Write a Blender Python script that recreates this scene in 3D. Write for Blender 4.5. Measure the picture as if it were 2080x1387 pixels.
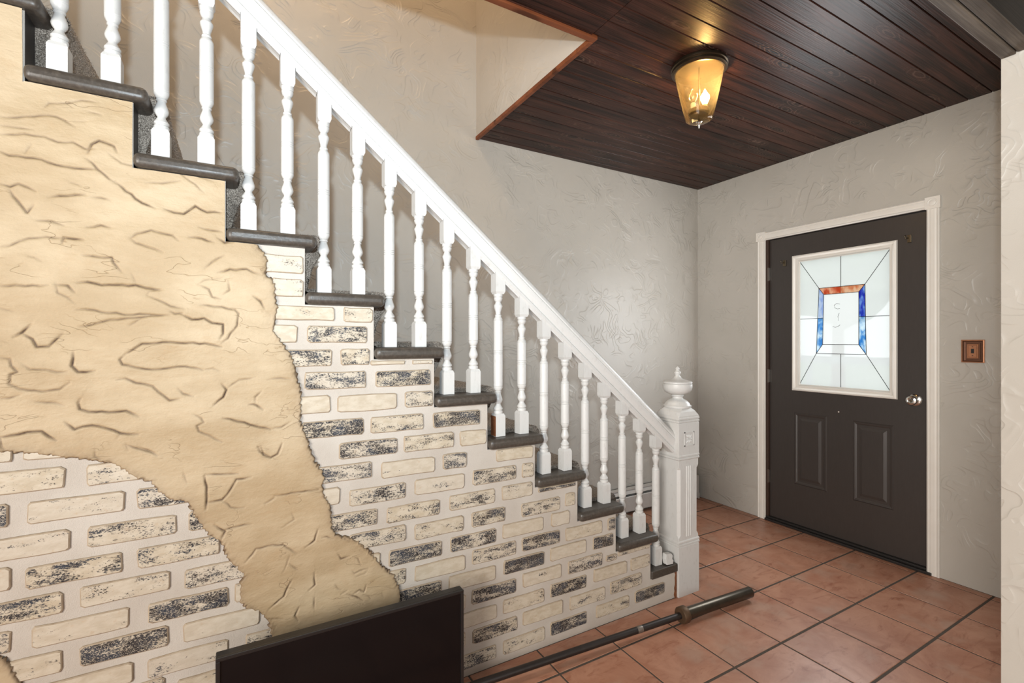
import bpy, bmesh, math, random
import numpy as np
from mathutils import Vector, Matrix
random.seed(7); rng = np.random.default_rng(7)
for o in list(bpy.data.objects): bpy.data.objects.remove(o)
scn = bpy.context.scene
C = scn.collection

# ------------------------------------------------------------------ camera
cam_d = bpy.data.cameras.new('camera'); cam = bpy.data.objects.new('camera', cam_d); C.objects.link(cam)
cam_d.sensor_width = 36.0; cam_d.lens = 36.0 * 970.0 / 2080.0; cam_d.clip_start = 0.05
cam.location = (0, 0, 1.30); cam.rotation_euler = (math.radians(90), 0, math.radians(-29.62))
scn.camera = cam
# ------------------------------------------------------------------ world, lights, exposure
w = bpy.data.worlds.new('overcast_sky'); scn.world = w; w.use_nodes = True
w.node_tree.nodes['Background'].inputs[0].default_value = (0.93, 0.97, 1.0, 1)
w.node_tree.nodes['Background'].inputs[1].default_value = 1.6
scn.view_settings.view_transform = 'Standard'; scn.view_settings.look = 'None'
scn.view_settings.gamma = 1.0; scn.view_settings.use_curve_mapping = False
scn.view_settings.exposure = 0.25
def lamp(name, kind, loc, energy, color, rot=(0, 0, 0), size=None, size_y=None, radius=None):
    d = bpy.data.lights.new(name, kind); o = bpy.data.objects.new(name, d); C.objects.link(o)
    o.location = loc; o.rotation_euler = rot; d.energy = energy; d.color = color
    if size is not None:
        d.shape = 'RECTANGLE'; d.size = size; d.size_y = size_y
    if radius is not None: d.shadow_soft_size = radius
    return o
fl_ = lamp('camera_flash', 'SPOT', (-0.05, -0.06, 1.60), 146, (0.78, 0.91, 1.0), radius=0.026)
fl_.data.spot_size = math.radians(138); fl_.data.spot_blend = 1.0
fl_.rotation_euler = (Vector((1.0, 2.72, 2.95)) - fl_.location).to_track_quat('-Z', 'Y').to_euler()
lamp('daylight_rear_window', 'AREA', (0.9, -2.93, 1.50), 58, (1.0, 0.96, 0.90), (math.radians(90), 0, math.radians(180)), 2.4, 1.5)
lamp('daylight_left_window', 'AREA', (-2.33, -0.9, 1.50), 160, (1.0, 0.95, 0.88), (math.radians(90), 0, math.radians(-90)), 1.9, 1.4)
lamp('daylight_door_window', 'AREA', (3.355, 1.634, 1.43), 16, (0.95, 0.98, 1.0), (math.radians(90), 0, math.radians(90)), 0.53, 0.86)
lamp('upstairs_light', 'POINT', (0.15, 1.80, 4.30), 42, (1.0, 0.70, 0.42), radius=0.10)

# ------------------------------------------------------------------ node helpers
class MT:
    def __init__(s, name, rough=0.5, color=(0.5, 0.5, 0.5), metal=0.0, spec=None):
        s.m = bpy.data.materials.new(name); s.m.use_nodes = True; s.t = s.m.node_tree
        s.b = s.t.nodes['Principled BSDF']; s.out = s.t.nodes['Material Output']
        s.b.inputs['Roughness'].default_value = rough; s.b.inputs['Base Color'].default_value = (*color, 1)
        s.b.inputs['Metallic'].default_value = metal
        if spec is not None: s.b.inputs['Specular IOR Level'].default_value = spec
    def n(s, typ, ins=None, **props):
        nd = s.t.nodes.new('ShaderNode' + typ)
        for k, v in props.items(): setattr(nd, k, v)
        for k, v in (ins or {}).items(): s.set(nd.inputs[k], v)
        return nd
    def set(s, sock, v):
        if isinstance(v, bpy.types.NodeSocket): s.t.links.new(v, sock)
        elif isinstance(v, bpy.types.Node): s.t.links.new(v.outputs[0], sock)
        elif isinstance(v, (tuple, list)) and len(v) == 3 and sock.type == 'RGBA': sock.default_value = (*v, 1)
        else: sock.default_value = v
    def pos(s, scale=(1, 1, 1), off=None):
        g = s.n('NewGeometry'); mp = s.n('Mapping', {'Vector': g.outputs['Position'], 'Scale': scale})
        if off is not None: s.set(mp.inputs['Location'], off)
        return mp.outputs[0]
    def obj(s, scale=(1, 1, 1), rnd=0.0):
        g = s.n('TexCoord'); v = g.outputs['Object']
        if rnd:
            oi = s.n('ObjectInfo'); a = s.n('VectorMath', {0: v}, operation='ADD')
            cx = s.n('CombineXYZ', {0: s.math('MULTIPLY', oi.outputs['Random'], rnd), 1: s.math('MULTIPLY', oi.outputs['Random'], rnd * 1.7), 2: s.math('MULTIPLY', oi.outputs['Random'], rnd * 0.6)})
            s.set(a.inputs[1], cx.outputs[0]); v = a.outputs[0]
        return s.n('Mapping', {'Vector': v, 'Scale': scale}).outputs[0]
    def noise(s, vec, scale, detail=2.0, rough=0.5, dist=0.0):
        return s.n('TexNoise', {'Vector': vec, 'Scale': scale, 'Detail': detail, 'Roughness': rough, 'Distortion': dist}).outputs['Fac']
    def math(s, op, a, b=0.0, c=0.0, clamp=False):
        nd = s.n('Math', {0: a, 1: b, 2: c}, operation=op); nd.use_clamp = clamp; return nd.outputs[0]
    def ramp(s, f, lo, hi, smooth=True):
        nd = s.n('MapRange', {'Value': f, 'From Min': lo, 'From Max': hi}); nd.clamp = True
        if smooth: nd.interpolation_type = 'SMOOTHSTEP'
        return nd.outputs['Result']
    def mix(s, f, a, b):
        nd = s.n('Mix'); nd.data_type = 'RGBA'
        s.set(nd.inputs[0], f); s.set(nd.inputs[6], a); s.set(nd.inputs[7], b); return nd.outputs[2]
    def bump(s, h, strength=0.3, dist=0.01, normal=None):
        nd = s.n('Bump', {'Height': h, 'Strength': strength, 'Distance': dist})
        if normal is not None: s.set(nd.inputs['Normal'], normal)
        s.set(s.b.inputs['Normal'], nd.outputs[0]); return nd.outputs[0]
    def col(s, v): s.set(s.b.inputs['Base Color'], v)
    def rough(s, v): s.set(s.b.inputs['Roughness'], v)

M = {}
def simple(key, color, rough=0.5, metal=0.0, var=0.0, scale=30.0):
    t = MT(key, rough, color, metal)
    if var:
        f = t.noise(t.pos(), scale, 4, 0.6)
        t.col(t.mix(f, tuple(c * (1 - var) for c in color), tuple(min(1, c * (1 + var)) for c in color)))
    M[key] = t.m; return t.m

def trowel(key, c1, c2, rough, strength, sc=3.2):
    t = MT(key, rough)
    p = t.pos((1, 1, 1.25))
    n1 = t.noise(p, sc, 1.5, 0.45, 0.9)
    n2 = t.noise(t.pos((1, 1, 1), (3.1, 7.7, 1.3)), sc * 1.7, 1.0, 0.4, 0.6)
    saw = t.math('POWER', t.math('FRACT', t.math('MULTIPLY', n1, 11.0)), 7.0)
    saw2 = t.math('POWER', t.math('FRACT', t.math('MULTIPLY', n2, 8.0)), 6.0)
    gate = t.ramp(t.noise(t.pos((1, 1, 1), (9, 2, 5)), 4.5, 2), 0.46, 0.6)
    gate2 = t.ramp(t.noise(t.pos((1, 1, 1), (1, 5, 2)), 6.0, 2), 0.47, 0.6)
    h = t.math('ADD', t.math('MULTIPLY', saw, gate), t.math('MULTIPLY', saw2, t.math('MULTIPLY', gate2, 0.8)))
    h = t.math('ADD', h, t.math('MULTIPLY', t.noise(t.pos((1, 1, 1), (2, 2, 2)), 9, 2), 0.5))
    fine = t.noise(t.pos(), 260, 3, 0.6)
    h = t.math('ADD', h, t.math('MULTIPLY', fine, 0.10))
    t.bump(h, strength, 0.006)
    v = t.noise(t.pos(), 1.3, 4, 0.55)
    t.col(t.mix(t.ramp(v, 0.3, 0.7), c1, c2))
    M[key] = t.m
trowel('wall_paint', (0.455, 0.43, 0.385), (0.51, 0.48, 0.435), 0.40, 0.48, 4.6)
trowel('wall_cream', (0.53, 0.50, 0.445), (0.58, 0.55, 0.495), 0.5, 0.46, 4.6)
trowel('upper_paint', (0.455, 0.42, 0.37), (0.50, 0.465, 0.415), 0.5, 0.4)

def m_plaster():
    t = MT('aged_plaster', 0.62)
    a = t.n('Attribute', attribute_name='stain_shade', attribute_type='GEOMETRY').outputs['Fac']
    n = t.noise(t.pos((1, 1, 2.2)), 3.2, 4, 0.6)
    base = t.mix(t.ramp(n, 0.32, 0.68), (0.375, 0.273, 0.156), (0.475, 0.368, 0.236))
    blot = t.ramp(t.noise(t.pos((1, 1, 1.5), (4, 1, 2)), 7, 4, 0.65), 0.55, 0.75)
    base = t.mix(t.math('MULTIPLY', blot, 0.45), base, (0.37, 0.245, 0.125))
    hair = t.math('ABSOLUTE', t.math('SUBTRACT', t.noise(t.pos((0.6, 1, 1.7), (2, 8, 3)), 9, 3, 0.55, 0.4), 0.5))
    hg = t.ramp(t.noise(t.pos((1, 1, 1), (5, 5, 1)), 9, 2), 0.5, 0.64)
    hair = t.math('MULTIPLY', t.math('SUBTRACT', 1.0, t.ramp(hair, 0.0, 0.006)), hg)
    base = t.mix(t.math('MULTIPLY', hair, 0.35), base, (0.30, 0.19, 0.10))
    t.col(t.mix(a, base, (0.075, 0.038, 0.018)))
    h = t.math('ADD', t.math('MULTIPLY', t.noise(t.pos((0.7, 1, 1.6)), 16, 4, 0.6), 1.0), t.math('MULTIPLY', t.noise(t.pos(), 150, 3, 0.6), 0.18))
    h = t.math('SUBTRACT', h, t.math('MULTIPLY', hair, 0.25))
    t.bump(h, 0.7, 0.007)
    M['plaster'] = t.m
m_plaster()

def m_brick():
    t = MT('painted_brick', 0.6)
    dk = t.n('Attribute', attribute_name='dark', attribute_type='OBJECT').outputs['Fac']
    oi = t.n('ObjectInfo').outputs['Random']
    p = t.pos((1, 1, 1.9))
    n1 = t.noise(p, 150, 6, 0.78)
    n2 = t.noise(t.pos((1, 1, 3.0), (2, 4, 1)), 13, 3, 0.6)
    v = t.math('ADD', n1, t.math('MULTIPLY', t.math('SUBTRACT', n2, 0.5), 0.75))
    thr = t.math('SUBTRACT', 0.755, t.math('MULTIPLY', dk, 0.118))
    msk = t.ramp(t.math('SUBTRACT', v, thr), -0.008, 0.03)
    holes = t.ramp(t.noise(t.pos((1, 1, 1.3), (3, 3, 3)), 300, 3, 0.7), 0.39, 0.47)
    msk = t.math('MULTIPLY', msk, t.math('ADD', t.math('MULTIPLY', holes, 0.85), 0.15))
    cream = t.mix(t.ramp(t.noise(t.pos((1, 1, 2)), 26, 3), 0.35, 0.65), (0.46, 0.385, 0.28), (0.545, 0.475, 0.37))
    cream = t.mix(t.math('MULTIPLY', oi, 0.5), cream, (0.53, 0.475, 0.405))
    ink = t.mix(t.ramp(t.noise(t.pos(), 22, 2), 0.4, 0.6), (0.014, 0.011, 0.013), (0.026, 0.032, 0.046))
    edge = t.ramp(t.noise(t.pos(), 60, 3), 0.62, 0.75)
    cream = t.mix(t.math('MULTIPLY', edge, 0.4), cream, (0.45, 0.32, 0.20))
    t.col(t.mix(msk, cream, ink))
    h = t.math('ADD', t.math('MULTIPLY', t.noise(t.pos((1, 1, 1.7)), 34, 4, 0.6), 1.0), t.math('MULTIPLY', msk, -0.12))
    t.bump(h, 0.55, 0.004)
    M['brick'] = t.m
    t = MT('brick_edge_wash', 0.7)
    t.col(t.mix(t.noise(t.pos(), 50, 3), (0.27, 0.195, 0.125), (0.47, 0.39, 0.29)))
    M['brick_edge'] = t.m
m_brick()

def m_mortar():
    t = MT('sandy_mortar', 0.8)
    t.col(t.mix(t.ramp(t.noise(t.pos(), 5, 4), 0.3, 0.7), (0.46, 0.41, 0.355), (0.53, 0.485, 0.43)))
    h = t.math('ADD', t.noise(t.pos(), 320, 2, 0.6), t.math('MULTIPLY', t.noise(t.pos(), 25, 3), 1.3))
    t.bump(h, 0.35, 0.004); M['mortar'] = t.m
m_mortar()

def m_white():
    t = MT('white_paint', 0.36)
    n = t.noise(t.pos((1, 1, 0.4)), 60, 4, 0.65)
    t.col(t.mix(t.math('MULTIPLY', t.ramp(n, 0.52, 0.75), 0.5), (0.60, 0.59, 0.567), (0.47, 0.447, 0.418)))
    t.bump(t.noise(t.pos(), 70, 3), 0.12, 0.002); M['white'] = t.m
    t = MT('trim_paint', 0.42)
    t.col(t.mix(t.noise(t.pos(), 12, 3), (0.70, 0.66, 0.60), (0.78, 0.75, 0.70))); M['trim'] = t.m
m_white()

def m_dark():
    t = MT('tread_paint', 0.38)
    n = t.noise(t.pos(), 90, 4, 0.7)
    t.col(t.mix(t.ramp(n, 0.35, 0.8), (0.050, 0.041, 0.033), (0.088, 0.073, 0.058)))
    t.bump(n, 0.25, 0.002); M['tread'] = t.m
m_dark()

def m_carpet():
    t = MT('carpet_pile', 0.95, spec=0.1)
    n = t.noise(t.pos(), 420, 2, 0.7)
    t.col(t.mix(t.ramp(n, 0.38, 0.62), (0.13, 0.108, 0.088), (0.52, 0.45, 0.38)))
    t.bump(n, 0.8, 0.004); M['carpet'] = t.m
m_carpet()

def m_tile():
    t = MT('terracotta_tile', 0.36, spec=0.36)
    v = t.obj((0.31, 0.31, 1), 37.0)
    n = t.noise(v, 5, 6, 0.66, 0.6)
    n2 = t.noise(t.obj((0.34, 1.0, 1), 37.0), 6, 5, 0.65, 1.2)
    c = t.mix(t.ramp(n, 0.3, 0.70), (0.47, 0.245, 0.160), (0.345, 0.150, 0.090))
    c = t.mix(t.math('MULTIPLY', t.ramp(n2, 0.52, 0.72), 0.75), c, (0.25, 0.085, 0.043))
    c = t.mix(t.math('MULTIPLY', t.ramp(t.noise(v, 5, 4), 0.52, 0.72), 0.5), c, (0.43, 0.30, 0.225))
    t.col(c)
    t.rough(t.n('MapRange', {'Value': n, 'To Min': 0.30, 'To Max': 0.48}).outputs[0])
    t.bump(t.noise(v, 45, 4, 0.6), 0.10, 0.003); M['tile'] = t.m
    t = MT('grout', 0.9)
    t.col(t.mix(t.noise(t.pos(), 40, 3), (0.050, 0.036, 0.027), (0.095, 0.072, 0.054))); M['grout'] = t.m
m_tile()

def wood(key, dark, light, rough, sx=1.0, rnd=11.0, hi=None):
    t = MT(key, rough)
    n = t.noise(t.obj((0.45 * sx, 7, 7), rnd), 3.0, 5, 0.62, 0.8)
    g = t.noise(t.obj((0.9 * sx, 60, 60), rnd), 3.0, 3, 0.6)
    big = t.noise(t.obj((0.9, 1.6, 1), rnd), 2.4, 3, 0.5)
    f = t.math('ADD', t.math('MULTIPLY', n, 0.65), t.math('MULTIPLY', g, 0.35))
    c = t.mix(t.ramp(f, 0.36, 0.66), dark, light)
    c = t.mix(t.math('MULTIPLY', t.ramp(big, 0.45, 0.75), 0.55), c, tuple(x * 0.45 for x in dark))
    kn = t.n('TexVoronoi', {'Vector': t.obj((1.6, 5.5, 5), rnd), 'Scale': 1.6}); kd = t.ramp(kn.outputs['Distance'], 0.10, 0.22)
    c = t.mix(t.math('MULTIPLY', t.math('SUBTRACT', 1.0, kd), 0.75), c, tuple(x * 0.3 for x in dark))
    if hi:
        rings = t.math('SINE', t.math('MULTIPLY', t.math('ADD', kn.outputs['Distance'], t.math('MULTIPLY', n, 0.25)), 90.0))
        near = t.math('SUBTRACT', 1.0, t.ramp(kn.outputs['Distance'], 0.15, 0.45))
        c = t.mix(t.math('MULTIPLY', t.math('MULTIPLY', t.ramp(rings, 0.5, 1.0), near), 0.6), c, hi)
    t.col(c); t.bump(t.math('ADD', g, t.math('MULTIPLY', n, 1.2)), 0.22, 0.003); t.b.inputs['Specular IOR Level'].default_value = 0.14
    M[key] = t.m
wood('ceiling_wood', (0.0105, 0.0037, 0.0025), (0.066, 0.0230, 0.0145), 0.36, hi=(0.15, 0.085, 0.06))
wood('beam_wood', (0.075, 0.058, 0.045), (0.17, 0.14, 0.11), 0.55)
wood('beam_dark', (0.009, 0.0055, 0.004), (0.024, 0.016, 0.011), 0.6)
wood('orange_trim', (0.15, 0.045, 0.018), (0.24, 0.075, 0.03), 0.4)
wood('raw_wood', (0.14, 0.05, 0.022), (0.25, 0.10, 0.045), 0.6)
simple('jamb_brown', (0.045, 0.024, 0.016), 0.5, 0, 0.3)
simple('black_paint', (0.018, 0.016, 0.015), 0.45)
def m_door():
    t = MT('door_paint', 0.40)
    n = t.noise(t.pos((1, 1, 0.15)), 120, 3, 0.6)
    t.col(t.mix(n, (0.038, 0.031, 0.028), (0.050, 0.042, 0.038))); t.bump(n, 0.08, 0.002); M['door'] = t.m
m_door()
simple('chrome', (0.62, 0.60, 0.57), 0.18, 1.0)
simple('brass_dark', (0.16, 0.13, 0.09), 0.35, 1.0, 0.3)
simple('hinge_metal', (0.35, 0.33, 0.30), 0.35, 1.0)
simple('copper', (0.42, 0.19, 0.10), 0.45, 0.6, 0.2, 40)
simple('copper_dark', (0.16, 0.075, 0.045), 0.5, 0.5, 0.2, 40)
simple('black_plastic', (0.012, 0.011, 0.011), 0.35)
simple('screen_black', (0.004, 0.0035, 0.0042), 0.16); M['screen_black'].node_tree.nodes['Principled BSDF'].inputs['Specular IOR Level'].default_value = 0.3
simple('bar_steel', (0.055, 0.048, 0.046), 0.42, 0.8, 0.25, 25)
simple('sleeve_steel', (0.085, 0.072, 0.055), 0.34, 0.85, 0.35, 30)
simple('collar_rust', (0.12, 0.075, 0.045), 0.55, 0.7, 0.35, 40)
simple('bare_steel', (0.22, 0.19, 0.165), 0.45, 0.7, 0.2, 60)
simple('heater_paint', (0.52, 0.50, 0.47), 0.45, 0.0, 0.08)
simple('came_lead', (0.02, 0.02, 0.024), 0.5, 0.3)
simple('bronze', (0.10, 0.072, 0.045), 0.32, 0.9, 0.3, 60)
simple('porch_paint', (0.40, 0.41, 0.43), 0.6)
simple('concrete', (0.62, 0.61, 0.59), 0.8)
simple('foliage', (0.22, 0.27, 0.17), 0.8, 0, 0.4, 5)

def glass(key, tint, amount=0.5, mottled=None):
    t = MT(key); t.t.nodes.remove(t.b)
    col = tint
    if mottled:
        n = t.noise(t.pos((1, 1, 0.5)), 28, 3, 0.6)
        col = t.mix(t.ramp(n, 0.38, 0.62), tint, mottled)
    tr = t.n('BsdfTranslucent', {'Color': col}); rf = t.n('BsdfRefraction', {'Color': col, 'Roughness': 0.16, 'IOR': 1.04})
    bn = t.n('Bump', {'Height': t.noise(t.pos(), 55, 2), 'Strength': 0.12, 'Distance': 0.003}); t.set(rf.inputs['Normal'], bn.outputs[0])
    m1 = t.n('MixShader', {0: amount, 1: tr, 2: rf})
    gl = t.n('BsdfGlossy', {'Roughness': 0.12}); m2 = t.n('MixShader', {0: 0.05, 1: m1.outputs[0], 2: gl.outputs[0]})
    t.t.links.new(m2.outputs[0], t.out.inputs[0]); M[key] = t.m
glass('pane_clear', (0.92, 0.925, 0.915), 0.42)
glass('pane_centre', (0.93, 0.93, 0.92), 0.25)
glass('pane_red', (0.72, 0.22, 0.10), 0.4, (0.90, 0.62, 0.48))
glass('pane_orange', (0.90, 0.70, 0.56), 0.4, (0.75, 0.36, 0.20))
glass('pane_blue', (0.07, 0.12, 0.62), 0.4, (0.45, 0.62, 0.88))
glass('pane_sky', (0.16, 0.42, 0.72), 0.4, (0.80, 0.88, 0.92))
glass('pane_pale', (0.80, 0.85, 0.92), 0.4, (0.50, 0.60, 0.85))

def m_shade():
    t = MT('seeded_amber_glass'); t.t.nodes.remove(t.b)
    tp = t.n('BsdfTransparent', {'Color': (0.93, 0.80, 0.55)}); tl = t.n('BsdfTranslucent', {'Color': (0.95, 0.74, 0.42)})
    gl = t.n('BsdfGlossy', {'Color': (1, 1, 1), 'Roughness': 0.06})
    m1 = t.n('MixShader', {0: 0.085, 1: tp, 2: tl})
    lw = t.n('LayerWeight', {'Blend': 0.18}); m2 = t.n('MixShader', {0: t.math('MULTIPLY', lw.outputs['Fresnel'], 0.8), 1: m1.outputs[0], 2: gl.outputs[0]})
    t.t.links.new(m2.outputs[0], t.out.inputs[0]); M['shade'] = t.m
    t = MT('bulb_glow'); e = t.n('Emission', {'Color': (1.0, 0.80, 0.48), 'Strength': 30.0}); t.t.links.new(e.outputs[0], t.out.inputs[0]); M['bulb'] = t.m
    t = MT('unlit_bulb_glass'); t.t.nodes.remove(t.b)
    tp = t.n('BsdfTransparent', {'Color': (0.95, 0.9, 0.8)}); gl = t.n('BsdfGlossy', {'Roughness': 0.05}); m2 = t.n('MixShader', {0: 0.2, 1: tp, 2: gl}); t.t.links.new(m2.outputs[0], t.out.inputs[0]); M['bulb_off'] = t.m
m_shade()
def m_floor_far():
    t = MT('floor_far', 0.4)
    b = t.n('TexBrick', {'Vector': t.pos(), 'Color1': (0.30, 0.14, 0.09), 'Color2': (0.26, 0.115, 0.07), 'Mortar': (0.11, 0.085, 0.065), 'Scale': 1.0, 'Mortar Size': 0.004, 'Brick Width': 0.3145, 'Row Height': 0.3145})
    b.offset = 0.0; t.col(b.outputs[0]); M['floor_far'] = t.m
m_floor_far()

# ------------------------------------------------------------------ mesh helpers
def tag(o, label=None, cat=None, group=None, kind=None):
    if label: o['label'] = label
    if cat: o['category'] = cat
    if group: o['group'] = group
    if kind: o['kind'] = kind
    return o
def empty(name, loc=(0, 0, 0), parent=None):
    o = bpy.data.objects.new(name, None); C.objects.link(o); o.location = loc; o.empty_display_size = 0.05
    if parent: o.parent = parent
    return o
def link(name, mesh, parent=None, loc=None):
    o = bpy.data.objects.new(name, mesh); C.objects.link(o)
    if loc is not None: o.location = loc
    if parent is not None: o.parent = parent; 
    return o
class MB:
    def __init__(s): s.v = []; s.f = []; s.mi = []
    def add(s, vs, fs, mi=0):
        k = len(s.v); s.v += [tuple(p) for p in vs]; s.f += [tuple(i + k for i in f) for f in fs]; s.mi += [mi] * len(fs); return s
    def box(s, x0, x1, y0, y1, z0, z1, mi=0):
        return s.add([(x0, y0, z0), (x1, y0, z0), (x1, y1, z0), (x0, y1, z0), (x0, y0, z1), (x1, y0, z1), (x1, y1, z1), (x0, y1, z1)],
                     [(0, 3, 2, 1), (4, 5, 6, 7), (0, 1, 5, 4), (1, 2, 6, 5), (2, 3, 7, 6), (3, 0, 4, 7)], mi)
    def lathe(s, prof, n=24, mat=None, mi=0, phase=0.0):
        """prof: (r, z) pairs, turned about z; mat: optional Matrix applied"""
        vs = []; fs = []
        for r, z in prof:
            for k in range(n):
                a = 2 * math.pi * k / n + phase; p = Vector((r * math.cos(a), r * math.sin(a), z)); vs.append(mat @ p if mat else p)
        for i in range(len(prof) - 1):
            for k in range(n):
                k2 = (k + 1) % n; fs.append((i * n + k, i * n + k2, (i + 1) * n + k2, (i + 1) * n + k))
        fs.append(tuple(range(n - 1, -1, -1))); fs.append(tuple((len(prof) - 1) * n + k for k in range(n)))
        return s.add(vs, fs, mi)
    def prism(s, poly, to3, mi=0):
        """poly: 2-D outline; to3: function (u, v, 0|1) -> point"""
        n = len(poly); vs = [to3(u, v, 0) for u, v in poly] + [to3(u, v, 1) for u, v in poly]
        fs = [tuple(range(n))[::-1], tuple(range(n, 2 * n))] + [(i, (i + 1) % n, n + (i + 1) % n, n + i) for i in range(n)]
        return s.add(vs, fs, mi)
    def tube(s, pts, r, n=10, mi=0):
        pts = [Vector(p) for p in pts]; vs = []; fs = []
        for i, p in enumerate(pts):
            d = (pts[min(i + 1, len(pts) - 1)] - pts[max(i - 1, 0)]).normalized()
            a = d.cross(Vector((0, 0, 1)));
            if a.length < 1e-4: a = d.cross(Vector((1, 0, 0)))
            a.normalize(); b = d.cross(a)
            rr = r[i] if isinstance(r, (list, tuple)) else r
            for k in range(n):
                t = 2 * math.pi * k / n; vs.append(p + a * (rr * math.cos(t)) + b * (rr * math.sin(t)))
        for i in range(len(pts) - 1):
            for k in range(n):
                k2 = (k + 1) % n; fs.append((i * n + k, i * n + k2, (i + 1) * n + k2, (i + 1) * n + k))
        fs.append(tuple(range(n))[::-1]); fs.append(tuple((len(pts) - 1) * n + k for k in range(n)))
        return s.add(vs, fs, mi)
    def mesh(s, name, mats, smooth=False, origin=(0, 0, 0)):
        ox, oy, oz = origin; me = bpy.data.meshes.new(name)
        me.from_pydata([(x - ox, y - oy, z - oz) for x, y, z in s.v], [], s.f)
        for m in (mats if isinstance(mats, (list, tuple)) else [mats]): me.materials.append(m)
        if any(s.mi): me.polygons.foreach_set('material_index', s.mi)
        bm = bmesh.new(); bm.from_mesh(me); bmesh.ops.recalc_face_normals(bm, faces=bm.faces); bm.to_mesh(me); bm.free()
        if smooth:
            me.polygons.foreach_set('use_smooth', [True] * len(me.polygons))
            try: me.set_sharp_from_angle(angle=math.radians(smooth if smooth is not True else 40))
            except Exception: pass
        me.update(); return me
    def build(s, name, mats, parent=None, smooth=False, bevel=0.0, origin=None, seg=2):
        """origin given in world space; parent empties sit unrotated, so the local offset is a plain difference"""
        if origin is None:
            origin = parent_world(parent) if parent is not None else (0, 0, 0)
        o = link(name, s.mesh(name, mats, smooth, origin), parent)
        pw = parent_world(parent) if parent is not None else Vector((0, 0, 0))
        o.location = Vector(origin) - pw
        if bevel:
            md = o.modifiers.new('bevel', 'BEVEL'); md.width = bevel; md.segments = seg; md.limit_method = 'ANGLE'; md.angle_limit = math.radians(35)
        return o
def parent_world(p):
    v = Vector((0, 0, 0))
    while p is not None: v = v + Vector(p.location); p = p.parent
    return v
BRICKS=[(0.142,0.185,1.628,1.3),(-0.042,0.126,1.621,1.3),(0.042,0.185,1.549,1.2),(0.086,0.183,1.474,1.2),(0.078,0.278,1.398,0.6),(-0.038,0.162,1.325,0.0),
(0.190,0.387,1.324,2.2),(0.303,0.404,1.395,1.2),(0.295,0.393,1.247,2.0),(0.395,0.519,1.246,0.2),(0.069,0.269,1.245,2.1),(0.544,0.625,1.245,0.6),
(0.181,0.382,1.169,2.0),(0.411,0.616,1.167,2.4),(-0.570,-0.506,1.021,1.0),(0.064,0.264,1.091,0.3),(0.285,0.490,1.087,0.1),(0.518,0.627,1.089,1.8),
(-0.490,-0.296,1.019,0.0),(0.173,0.373,1.007,2.6),(0.395,0.590,1.006,1.7),(0.624,0.822,1.005,2.6),(-0.593,-0.406,0.938,1.0),(-0.366,-0.166,0.936,1.4),
(-0.019,0.181,0.931,0.8),(0.291,0.491,0.927,2.4),(0.513,0.711,0.927,1.7),(0.733,0.848,0.925,0.8),(-0.638,-0.514,0.856,2.2),(-0.482,-0.281,0.854,1.0),
(-0.256,-0.056,0.853,2.2),(0.202,0.402,0.853,2.1),(0.433,0.633,0.842,0.5),(0.664,0.763,0.844,2.2),(0.891,1.068,0.844,0.8),(-0.586,-0.397,0.769,1.0),
(-0.363,-0.162,0.767,1.7),(0.094,0.294,0.778,0.2),(0.324,0.523,0.761,2.0),(0.555,0.754,0.763,1.0),(0.788,0.986,0.765,2.0),(1.011,1.070,0.765,1.9),
(-0.631,-0.510,0.694,0.0),(-0.486,-0.285,0.685,2.0),(-0.255,-0.053,0.685,1.8),(0.221,0.421,0.685,2.2),(0.452,0.653,0.679,1.7),(0.689,0.889,0.683,1.7),
(0.917,1.065,0.685,1.2),(1.092,1.288,0.691,2.6),(-0.593,-0.410,0.606,2.0),(-0.377,-0.177,0.608,1.2),(-0.143,0.057,0.599,1.9),(0.322,0.522,0.608,2.0),
(0.554,0.750,0.600,1.3),(0.784,0.932,0.603,2.2),(1.009,1.206,0.600,1.8),(1.232,1.288,0.607,1.2),(-0.638,-0.510,0.533,2.0),(-0.474,-0.271,0.527,0.7),
(-0.230,-0.030,0.522,2.6),(-0.018,0.182,0.525,1.0),(0.458,0.661,0.523,2.7),(0.695,0.893,0.523,2.4),(0.920,1.119,0.529,0.2),(1.157,1.256,0.532,0.2),
(-0.593,-0.412,0.451,1.0),(-0.378,-0.180,0.448,2.8),(-0.148,0.054,0.441,0.2),(0.388,0.522,0.451,2.0),(0.555,0.757,0.446,0.1),(0.784,0.986,0.455,2.0),
(1.011,1.204,0.457,2.6),(1.234,1.442,0.454,0.8),(1.473,1.519,0.454,2.3),(-0.468,-0.262,0.371,0.2),(-0.231,-0.032,0.364,1.1),(0.012,0.212,0.361,2.1),
(0.459,0.659,0.373,2.5),(0.687,0.891,0.376,0.1),(0.926,1.123,0.382,3.0),(1.153,1.349,0.385,0.1),(1.385,1.508,0.383,3.0),(-0.162,0.044,0.280,1.0),
(0.550,0.759,0.292,0.3),(0.783,0.985,0.300,2.8),(1.015,1.212,0.307,0.8),(1.246,1.442,0.306,2.3),(1.463,1.530,0.312,2.1),(1.535,1.741,0.321,1.3),
(0.697,0.897,0.219,0.1),(0.923,1.123,0.223,1.2),(1.152,1.351,0.228,3.0),(1.390,1.591,0.236,0.6),(1.616,1.738,0.235,1.1),(0.560,0.760,0.149,2.0),
(0.789,0.991,0.144,2.5),(1.015,1.220,0.149,0.1),(1.255,1.459,0.146,1.2),(1.487,1.685,0.156,2.1),(1.702,1.759,0.159,1.2),(0.693,0.893,0.058,2.1),
(0.923,1.127,0.059,1.3),(1.154,1.351,0.064,3.0),(1.405,1.604,0.068,1.3),(1.642,1.841,0.073,2.7)]
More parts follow.
